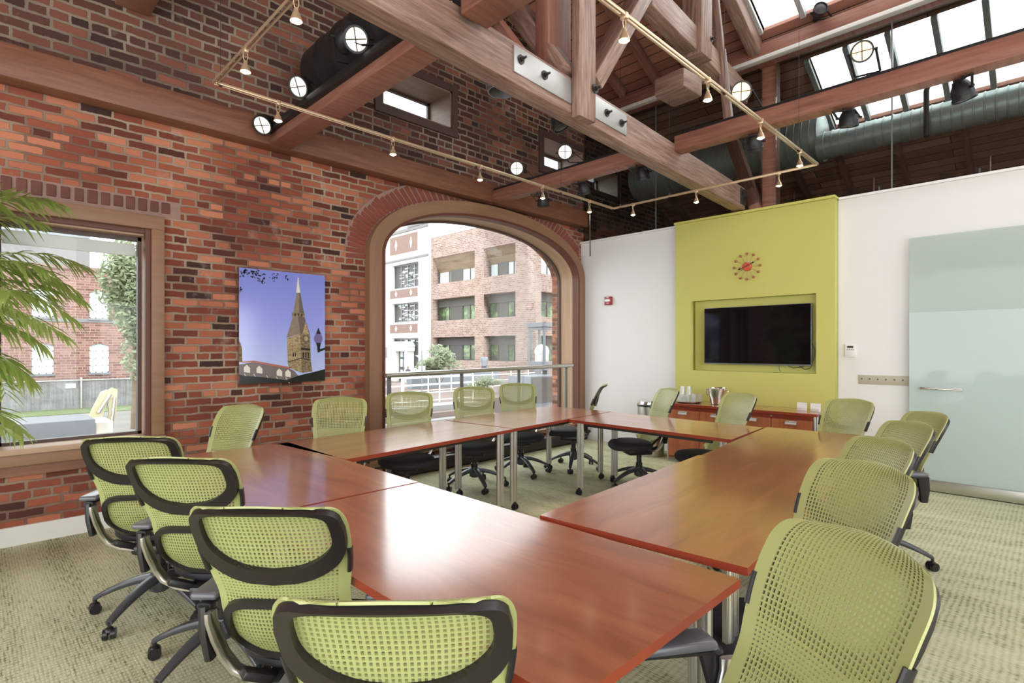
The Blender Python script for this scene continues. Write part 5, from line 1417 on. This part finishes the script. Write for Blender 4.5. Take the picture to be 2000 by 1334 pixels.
for y0, y1 in cols:
    for r_, (z0, z1) in enumerate(rows):
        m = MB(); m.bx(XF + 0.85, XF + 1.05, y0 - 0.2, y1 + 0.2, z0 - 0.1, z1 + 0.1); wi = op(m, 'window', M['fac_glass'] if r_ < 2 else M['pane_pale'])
        m = MB()
        k = 4
        for i in range(k + 1):
            y = y0 + (y1 - y0) * i / k; m.bx(XF + 0.80, XF + 0.86, y - 0.05, y + 0.05, z0, z1)
        m.bx(XF + 0.80, XF + 0.86, y0, y1, z0, z0 + 0.08)
        q = m.build('mullion', M['fac_dark'], wi, smooth=False, recenter=False)
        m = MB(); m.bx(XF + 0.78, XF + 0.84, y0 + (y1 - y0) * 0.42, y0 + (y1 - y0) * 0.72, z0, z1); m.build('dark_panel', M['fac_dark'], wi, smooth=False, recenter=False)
        m = MB()
        if r_ == 2: m.slab([(XF + 0.06, y0, z1 - 0.01), (XF + 0.06, y1, z1 - 0.01), (XF + 0.84, y1, z1 - 1.35), (XF + 0.84, y0, z1 - 1.35)], 0.05)
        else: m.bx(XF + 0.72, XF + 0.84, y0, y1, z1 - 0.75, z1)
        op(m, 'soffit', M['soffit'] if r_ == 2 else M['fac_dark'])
for x0, x1 in rcols:
    for r_, (z0, z1) in enumerate(rows):
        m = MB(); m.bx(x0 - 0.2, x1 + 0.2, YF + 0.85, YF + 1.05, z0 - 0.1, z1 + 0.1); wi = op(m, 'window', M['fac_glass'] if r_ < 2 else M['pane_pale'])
        m = MB()
        for i in range(4):
            x = x0 + (x1 - x0) * i / 3; m.bx(x - 0.05, x + 0.05, YF + 0.80, YF + 0.86, z0, z1)
        m.bx(x0, x1, YF + 0.74, YF + 0.86, z1 - 0.75, z1)
        m.build('mullion', M['fac_dark'], wi, smooth=False, recenter=False)
# white stone building
wbX = 31.6
wbd = empty('stone_building', (wbX, 47.8, GZ)); tag(wbd, 'white stone building with dark paned windows and brown panels, left in the arch', 'building')
def wp(m, name, mat): return op(m, name, mat, wbd, (wbX, 47.8, GZ))
wh = [[(44.78, z0), (49.58, z0), (49.58, z1), (44.78, z1)] for z0, z1 in ((-0.56, 2.45), (4.08, 6.06), (7.60, 10.1))]
wp(holed('front_wall', [(43.08, GZ), (78, GZ), (78, 14.2), (43.08, 14.2)], wh, wbX, wbX + 0.6, M['stone'], plane='YZ'), '', None)
m = MB(); m.bx(wbX + 0.6, wbX + 9, 43.1, 78, GZ, 14.0); wp(m, 'rear_block', M['stone'])
m = MB(); m.bx(wbX - 0.12, wbX, 43.08, 78, 10.42, 10.62); m.bx(wbX - 0.15, wbX, 43.08, 78, 13.3, 13.6); m.bx(wbX - 0.2, wbX, 43.08, 46.4, 13.6, 14.3)
wp(m, 'cornice', M['concrete'])
for z0, z1 in ((-0.56, 2.45), (4.08, 6.06), (7.60, 10.1)):
    m = MB(); m.bx(wbX + 0.45, wbX + 0.55, 44.6, 49.7, z0, z1); wi = wp(m, 'window', M['fac_dark'])
    m = MB()
    for i in range(5): y = 44.78 + 4.8 * i / 4; m.bx(wbX + 0.38, wbX + 0.46, y - 0.05, y + 0.05, z0, z1)
    m.bx(wbX + 0.38, wbX + 0.46, 44.78, 49.58, z0, z0 + 0.12); m.bx(wbX + 0.38, wbX + 0.46, 44.78, 49.58, z1 - 0.12, z1)
    m.build('mullion', M['grey'], wi, smooth=False, recenter=False)
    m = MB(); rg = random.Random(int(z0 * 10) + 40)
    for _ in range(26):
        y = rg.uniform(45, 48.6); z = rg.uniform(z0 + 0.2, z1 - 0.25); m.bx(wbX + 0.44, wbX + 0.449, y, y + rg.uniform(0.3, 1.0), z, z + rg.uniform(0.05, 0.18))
    m.build('painted_reflection', M['pane_pale'], wi, smooth=False, recenter=False)  # random pale strips painted as reflections on the dark window
for z0, z1 in ((2.98, 3.88), (6.63, 7.48), (11.2, 13.05)):
    m = MB(); m.bx(wbX - 0.04, wbX, 44.9, 49.9, z0, z1); pn = wp(m, 'brown_panel', M['fac_panel'])
    for y in (46.0, 48.7):
        zc = (z0 + z1) / 2; hz = 0.32 if z1 - z0 < 1.2 else 0.6
        m = MB(); m.prism([(y, zc - hz), (y + 0.2, zc), (y, zc + hz), (y - 0.2, zc)], wbX - 0.06, wbX - 0.04, plane='YZ'); m.build('diamond', M['stone'], pn, smooth=False, recenter=False)
m = MB(); m.bx(wbX - 0.5, wbX + 0.3, 45.95, 46.45, GZ, 1.1); m.bx(wbX - 0.5, wbX + 0.3, 48.05, 48.55, GZ, 1.1); m.bx(wbX - 0.6, wbX + 0.3, 45.8, 48.7, 1.1, 1.6)
m.prism([(45.7, 1.6), (48.8, 1.6), (48.4, 2.1), (46.1, 2.1)], wbX - 0.7, wbX + 0.3, plane='YZ')
pt_ = wp(m, 'door_surround', M['stone'])
m = MB(); m.bx(wbX - 0.1, wbX, 46.45, 48.05, GZ, 1.1); m.build('door', M['fac_dark'], pt_, smooth=False, recenter=False)
m = MB()
for y in (46.7, 47.35): 
    for z in (-1.6, -0.5, 0.5): m.bx(wbX - 0.13, wbX - 0.1, y, y + 0.45, z, z + 0.8)
m.build('door_pane', M['pane_pale'], pt_, smooth=False, recenter=False)
m = MB(); m.bx(wbX - 0.06, wbX, 50.5, 51.2, 0.4, 1.5); wp(m, 'wall_plaque', M['grey'])

# far brick building beyond the left window
fb = empty('brick_warehouse', (0, 46, GZ)); tag(fb, 'old red brick building with white arched windows beyond the left window', 'building')
def fp(m, name, mat): return op(m, name, mat, fb, (0, 46, GZ))
def arched(x0, x1, z0, z1, r=0.25, n=8):
    return [(x0, z0), (x1, z0)] + [((x0 + x1) / 2 + (x1 - x0) / 2 * math.cos(PI * i / n), z1 - r + r * math.sin(PI * i / n)) for i in range(n + 1)]
ws = [(2.81, 3.88, -0.24, 1.72), (5.73, 6.80, -0.24, 1.72), (2.81, 3.88, 3.45, 5.3), (5.73, 6.80, 3.45, 5.3), (-0.2, 0.87, -0.24, 1.72), (-0.2, 0.87, 3.45, 5.3)]
fp(holed('front_wall', [(-14, GZ), (13, GZ), (13, 6.7), (-14, 6.7)], [arched(*w) for w in ws], 46, 46.4, M['far_brick']), '', None)
m = MB(); m.bx(-14, 13, 46.5, 56, GZ, 6.6); fp(m, 'rear_block', M['far_brick'])
m = MB(); m.bx(-14, 13.05, 45.9, 46.5, 6.65, 6.85); fp(m, 'coping', M['fac_panel'])
m = MB(); m.bx(-14, 13, 45.96, 46, 3.15, 3.38); fp(m, 'stone_band', M['concrete'])
m = MB(); m.bx(-14, 6.0, 48, 56, 6.6, 11.5); fp(m, 'upper_storey', M['concrete'])
m = MB(); m.bx(-14, 6.4, 47.6, 56.2, 11.5, 12.0); m.bx(-14, 6.02, 47.95, 48, 9.1, 9.4); fp(m, 'eaves', M['grey'])
for x0, x1, z0, z1 in ws:
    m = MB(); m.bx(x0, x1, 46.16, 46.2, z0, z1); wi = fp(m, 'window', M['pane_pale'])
    m = MB()
    for i in range(4): x = x0 + (x1 - x0) * i / 3; ww = 0.07 if i in (0, 3) else 0.03; m.bx(x - ww, x + ww, 46.10, 46.17, z0, z1)
    for i in range(5): z = z0 + (z1 - z0) * i / 4; ww = 0.07 if i in (0, 4) else 0.03; m.bx(x0, x1, 46.10, 46.17, z - ww, z + ww)
    m.build('sash', M['sash_white'], wi, smooth=False, recenter=False)
    m = MB(); m.bx(x0 - 0.08, x1 + 0.08, 45.9, 46.1, z0 - 0.14, z0); m.build('sill', M['grey'], wi, smooth=False, recenter=False)

# fence
fn = MB()
for i in range(150):
    x = -8 + i * 0.15; fn.bx(x, x + 0.142, 39.6, 39.625, GZ, -0.36 + random.uniform(-0.03, 0.03))
fo = tag(fn.build('board_fence', M['fence'], smooth=False), 'long grey board fence in front of the brick building', 'fence')
for x in (-3.0, 0.9, 4.55, 8.2):
    m = MB(); m.cyl((x, 39.5, GZ), (x, 39.5, -0.25), 0.05, seg=10); q = m.build('post', M['steel'], fo, recenter=False); q.location = -fo.location
m = MB(); m.cyl((-8, 39.5, -0.42), (14, 39.5, -0.42), 0.03, seg=8); q = m.build('top_rail', M['steel'], fo, recenter=False); q.location = -fo.location
m = MB(); m.bx(3.85, 4.3, 39.55, 39.59, -0.85, -0.6); q = m.build('notice', M['sash_white'], fo, recenter=False); q.location = -fo.location

# trees
def tree(name, base, height, crown, n, leaf, mat, lab, size=0.16, seed=1, group=None, trunk_r=0.12):
    rt = empty(name, base); tag(rt, lab, 'tree', group)
    rg = random.Random(seed)
    m = MB(); m.tube([(0, 0, 0), (0.06, 0.02, height * 0.3), (0, 0, height * 0.62)], [trunk_r, trunk_r * 0.8, trunk_r * 0.45], 9)
    for k in range(6):
        a = rg.uniform(0, 2 * PI); L = crown[0] * 0.7
        m.tube([(0, 0, height * 0.45), (L * 0.5 * math.cos(a), L * 0.5 * math.sin(a), height * 0.62), (L * math.cos(a), L * math.sin(a), height * 0.78)], [trunk_r * 0.4, trunk_r * 0.25, 0.01], 6)
    m.build('trunk', M['bark'], rt)
    b = bmesh.new(); cl = []
    for k in range(14):
        while True:
            v = Vector((rg.uniform(-1, 1), rg.uniform(-1, 1), rg.uniform(-1, 1)))
            if v.length < 0.95: break
        cl.append(Vector((v.x * crown[0] * 0.75, v.y * crown[1] * 0.75, height - crown[2] + v.z * crown[2] * 0.75)))
    for i in range(n):
        c = rg.choice(cl); v = Vector((rg.gauss(0, 1), rg.gauss(0, 1), rg.gauss(0, 1))).normalized() * rg.uniform(0.5, 1.0)
        p = c + Vector((v.x * crown[0] * 0.42, v.y * crown[1] * 0.42, v.z * crown[2] * 0.36))
        d1 = Vector((rg.gauss(0, 1), rg.gauss(0, 1), rg.gauss(0, 1))).normalized(); d2 = d1.orthogonal().normalized()
        s = size * rg.uniform(0.6, 1.2)
        b.faces.new([b.verts.new(q) for q in (p - d1 * s, p - d2 * s * 0.5, p + d1 * s, p + d2 * s * 0.5)])
    m = MB(); m._add(b); m.build('crown', mat, rt, smooth=False)
    return rt
tree('leafy_tree', (5.0, 28.0, GZ), 9.2, (1.35, 1.3, 3.6), 5200, 0, M['leaf_out'], 'leafy tree in front of the brick building at the right of the left window', 0.13, 5)
tree('small_tree', (15.4, 20.2, GZ), 3.7, (1.05, 1.0, 0.85), 2600, 0, M['leaf_pale'], 'small pale leafy tree before the office building, left in the arch', 0.09, 8, trunk_r=0.05)
tree('leafy_tree', (38, 12, GZ), 11, (3.5, 3.5, 4), 2500, 0, M['leaf_out'], 'street tree reflected and seen at the right of the office block', 0.3, 9)

# building site behind the left window
ex = empty('excavator_arm', (3.2, 24, GZ)); tag(ex, 'faded yellow excavator arm standing up behind the left window', 'excavator')
m = MB(); m.prism([(-0.50, 0.0), (-0.10, 0.0), (0.0, 0.55), (0.22, 1.35), (0.36, 1.78), (0.28, 1.98), (0.12, 1.90), (-0.12, 1.35), (-0.38, 0.6)], -0.14, 0.14); m.build('boom', M['digger'], ex, smooth=False)
m = MB(); m.prism([(0.24, 1.90), (0.44, 2.05), (0.58, 1.98), (0.55, 1.2), (0.40, 0.40), (0.26, 0.35), (0.34, 1.2)], -0.10, 0.10); m.build('stick', M['digger'], ex, smooth=False)
m = MB(); m.cyl((0.02, -0.17, 1.2), (0.36, -0.17, 1.85), 0.05, seg=10); m.cyl((0.50, -0.13, 1.7), (0.40, -0.13, 0.7), 0.04, seg=10); m.build('hydraulic_ram', M['chrome'], ex)
m = MB(); m.prism([(0.18, 0.38), (0.48, 0.42), (0.60, 0.1), (0.40, -0.0), (0.12, 0.05)], -0.25, 0.25); m.build('bucket', M['iron'], ex, smooth=False)
for k, (x, y, z, L, a) in enumerate(((2.2, 33.0, 0.0, 4.2, 0.02), (2.4, 33.25, 0.0, 4.0, 0.05), (2.3, 33.5, 0.0, 4.4, -0.02), (2.2, 33.1, 0.09, 4.1, 0.06), (2.5, 33.35, 0.09, 3.9, -0.03), (2.4, 33.2, 0.18, 4.2, 0.01))):
    m = MB(); m.box((x, y, GZ + 0.045 + z), (L, 0.2, 0.08), rot=(0, 0, a))
    tag(m.build('timber_board', M['lumber'], smooth=False), 'weathered board in the low timber pile before the fence', 'board', 'boards in the timber pile')
m = MB(); m.bx(0.35, 2.55, 19.4, 21.2, GZ, -0.60, 0.03); sk = tag(m.build('site_container', M['skip']), 'grey tarpaulin covered site container low in the left window', 'container')
m = MB(); m.bx(2.56, 3.0, 19.6, 21.0, GZ, -0.72, 0.03); q = m.build('metal_end', M['steel'], sk, recenter=False); q.location = -sk.location
m = MB(); m.box((5.0, 22.5, GZ + 0.55), (1.6, 1.6, 1.1), 0.04); tag(m.build('tarpaulin_pile', M['skip']), 'dark tarpaulin heap right of the excavator arm', 'tarpaulin')
m = MB(); m.lathe([(0, 0), (0.16, 0), (0.16, 0.02), (0.09, 0.05), (0.03, 0.55), (0, 0.55)], (0.95, 29.0, GZ), 16); tag(m.build('traffic_cone', M['red']), 'small red cone at the far left of the building site', 'cone')

# street furniture outside the arch
lp = empty('street_lamp', (10.05, 9.0, GZ)); tag(lp, 'dark square lantern with a white globe just outside the arch', 'lamp post')
RZ = Matrix.Rotation(R(8), 4, 'Z')
def lb(m, c, s): m.box(RZ @ Vector(c), s, rot=RZ)
m = MB()
lb(m, (0, 0, 4.04), (0.56, 0.56, 0.10)); lb(m, (0, 0, 3.95), (0.50, 0.50, 0.05))
for sx in (-1, 1):
    for sy in (-1, 1): lb(m, (sx * 0.215, sy * 0.215, 3.52), (0.05, 0.05, 0.86))
lb(m, (0, 0, 3.10), (0.52, 0.52, 0.08)); lb(m, (0, 0, 3.0), (0.42, 0.42, 0.14))
m.build('lantern', M['utility'], lp, smooth=False)
m = MB(); m.sph((0, 0, 3.38), 0.185, (1, 1, 1.0), 24); m.cyl((0, 0, 3.12), (0, 0, 3.30), 0.17, seg=24); m.build('globe', M['lampwhite'], lp)
for s in (-1, 1):
    m = MB(); lb(m, (s * 0.17, 0, 1.47), (0.09, 0.14, 2.94)); m.build('pole', M['utility'], lp, smooth=False)
m = MB(); m.bx(8.62, 9.60, 8.05, 8.75, GZ, 0.80, 0.01); cb = tag(m.build('utility_cabinet', M['utility']), 'blue grey metal cabinet below the lantern outside the arch', 'cabinet')
m = MB(); m.bx(8.66, 9.56, 8.03, 8.05, 0.2, 0.76); q = m.build('door', M['fac_dark'], cb, smooth=False, recenter=False); q.location = -cb.location
sg = empty('road_sign', (11.8, 16.5, GZ)); tag(sg, 'back of a diamond road sign on a pole outside the arch', 'road sign')
m = MB(); m.cyl((0, 0, 0), (0, 0, 3.4), 0.025, seg=10); m.build('pole', M['grey'], sg)
m = MB(); m.box((0, 0, 3.17), (0.27, 0.012, 0.27), 0.01, rot=Euler((0, R(45), R(-40)))); m.build('sign_plate', M['signback'], sg)
m = MB(); m.box((0, 0, 2.72), (0.26, 0.012, 0.2), 0.01, rot=Euler((0, 0, R(-40)))); m.build('sub_plate', M['signback'], sg)
# steps and terrace
for i in range(9):
    m = MB(); m.bx(8.6, 13.0, 11.2 + i * 0.42, 15.4, GZ + 0.02 + i * 0.17, GZ + 0.19 + i * 0.17); 
    o = struct(m.build('stair_%d' % (i + 1), M['concrete'] if i % 2 == 0 else M['paving'], smooth=False), 'pale outdoor step')
m = MB(); m.bx(8.6, 30, 15.4, 26, GZ, -0.52); struct(m.build('terrace', M['paving'], smooth=False), 'brick terrace above the steps')
for k, (y, x0, x1, lab) in enumerate(((15.7, 8.8, 13.6, 'white pipe railing at the head of the outdoor steps'), (19.5, 13.0, 22.0, 'long white pipe railing on the terrace before the office block'))):
    m = MB()
    for z in (0.0, 0.28, 0.56, 0.85): m.cyl((x0, y, -0.52 + 0.08 + z), (x1, y, -0.52 + 0.08 + z), 0.022, seg=8)
    o = tag(m.build('pipe_railing', M['sash_white']), lab, 'railing', 'white pipe railings')
    n = int((x1 - x0) / 1.2)
    for i in range(n + 1):
        x = x0 + (x1 - x0) * i / n
        q = MB().cyl((x, y, -0.52), (x, y, 0.44), 0.026, seg=8).build('post', M['sash_white'], o, recenter=False); q.location = -o.location
m = MB(); m.bx(14.8, 20.5, 21.5, 21.9, -0.52, 0.15); tag(m.build('bench_wall', M['utility'], smooth=False), 'low dark grey wall across the terrace behind the railing', 'wall')
tree('shrub', (15.2, 17.2, -0.52), 0.8, (1.5, 0.5, 0.35), 1500, 0, M['leaf_pale'], 'low pale planting beside the outdoor steps', 0.06, 21, trunk_r=0.03)

def person(base, heading, lab, shirt, trousers, h=1.7):
    """standing pedestrian, arms hanging; one skinned body"""
    me = bpy.data.meshes.new('person'); s = h / 1.75
    V = [(0, 0, .95, .13), (0, 0, 1.15, .125), (0, 0, 1.38, .15), (0, 0, 1.50, .06), (0, .01, 1.60, .085), (0, .015, 1.70, .07),
         (.10, 0, .88, .085), (.11, .03, .48, .06), (.11, -.02, .08, .042), (.11, .10, .03, .035), (-.10, 0, .88, .085), (-.11, -.02, .48, .06), (-.11, -.12, .09, .042), (-.11, 0.0, .03, .035),
         (.20, 0, 1.40, .055), (.25, -.02, 1.12, .042), (.25, .06, .88, .034), (.25, .09, .78, .028), (-.20, 0, 1.40, .055), (-.25, .02, 1.12, .042), (-.25, .10, .90, .034), (-.25, .13, .80, .028)]
    E_ = [(0, 1), (1, 2), (2, 3), (3, 4), (4, 5), (0, 6), (6, 7), (7, 8), (8, 9), (0, 10), (10, 11), (11, 12), (12, 13), (2, 14), (14, 15), (15, 16), (16, 17), (2, 18), (18, 19), (19, 20), (20, 21)]
    me.from_pydata([(x * s, y * s, z * s) for x, y, z, r_ in V], E_, [])
    o = bpy.data.objects.new('person', me); COL.objects.link(o)
    o.modifiers.new('skin', 'SKIN'); sub = o.modifiers.new('sub', 'SUBSURF'); sub.levels = 1
    for v, q in zip(me.skin_vertices[0].data, V): v.radius = (q[3] * s, q[3] * s)
    me.skin_vertices[0].data[0].use_root = True
    bpy.context.view_layer.update()
    m2 = bpy.data.meshes.new_from_object(o.evaluated_get(bpy.context.evaluated_depsgraph_get()))
    bpy.data.objects.remove(o)
    for mt in (M['skin'], shirt, trousers, M['black']): m2.materials.append(mt)
    for f in m2.polygons:
        z = f.center.z / s; ax = abs(f.center.x) / s
        f.material_index = 0 if z > 1.50 or (ax > 0.19 and z < 0.92) else (1 if z > 0.93 or ax > 0.19 else (2 if z > 0.08 else 3)); f.use_smooth = True
    o = bpy.data.objects.new('person', m2); COL.objects.link(o); o.location = base; o.rotation_euler = (0, 0, heading)
    tag(o, lab, 'person')
    b = MB(); b.sph((0, -0.005 * s, 1.665 * s), 0.092 * s, (0.95, 1.0, 0.85), 12); b.build('hair', M['bark'], o)
    return o
person((22.2, 24.6, -0.52), R(160), 'person in pale clothes walking behind the white terrace railing', M['cloth_pale'], M['cloth_grey'], 1.68)
person((29.5, 43.5, GZ + 0.04), R(120), 'person in grey standing near the stone doorway', M['cloth_grey'], M['utility'], 1.7)
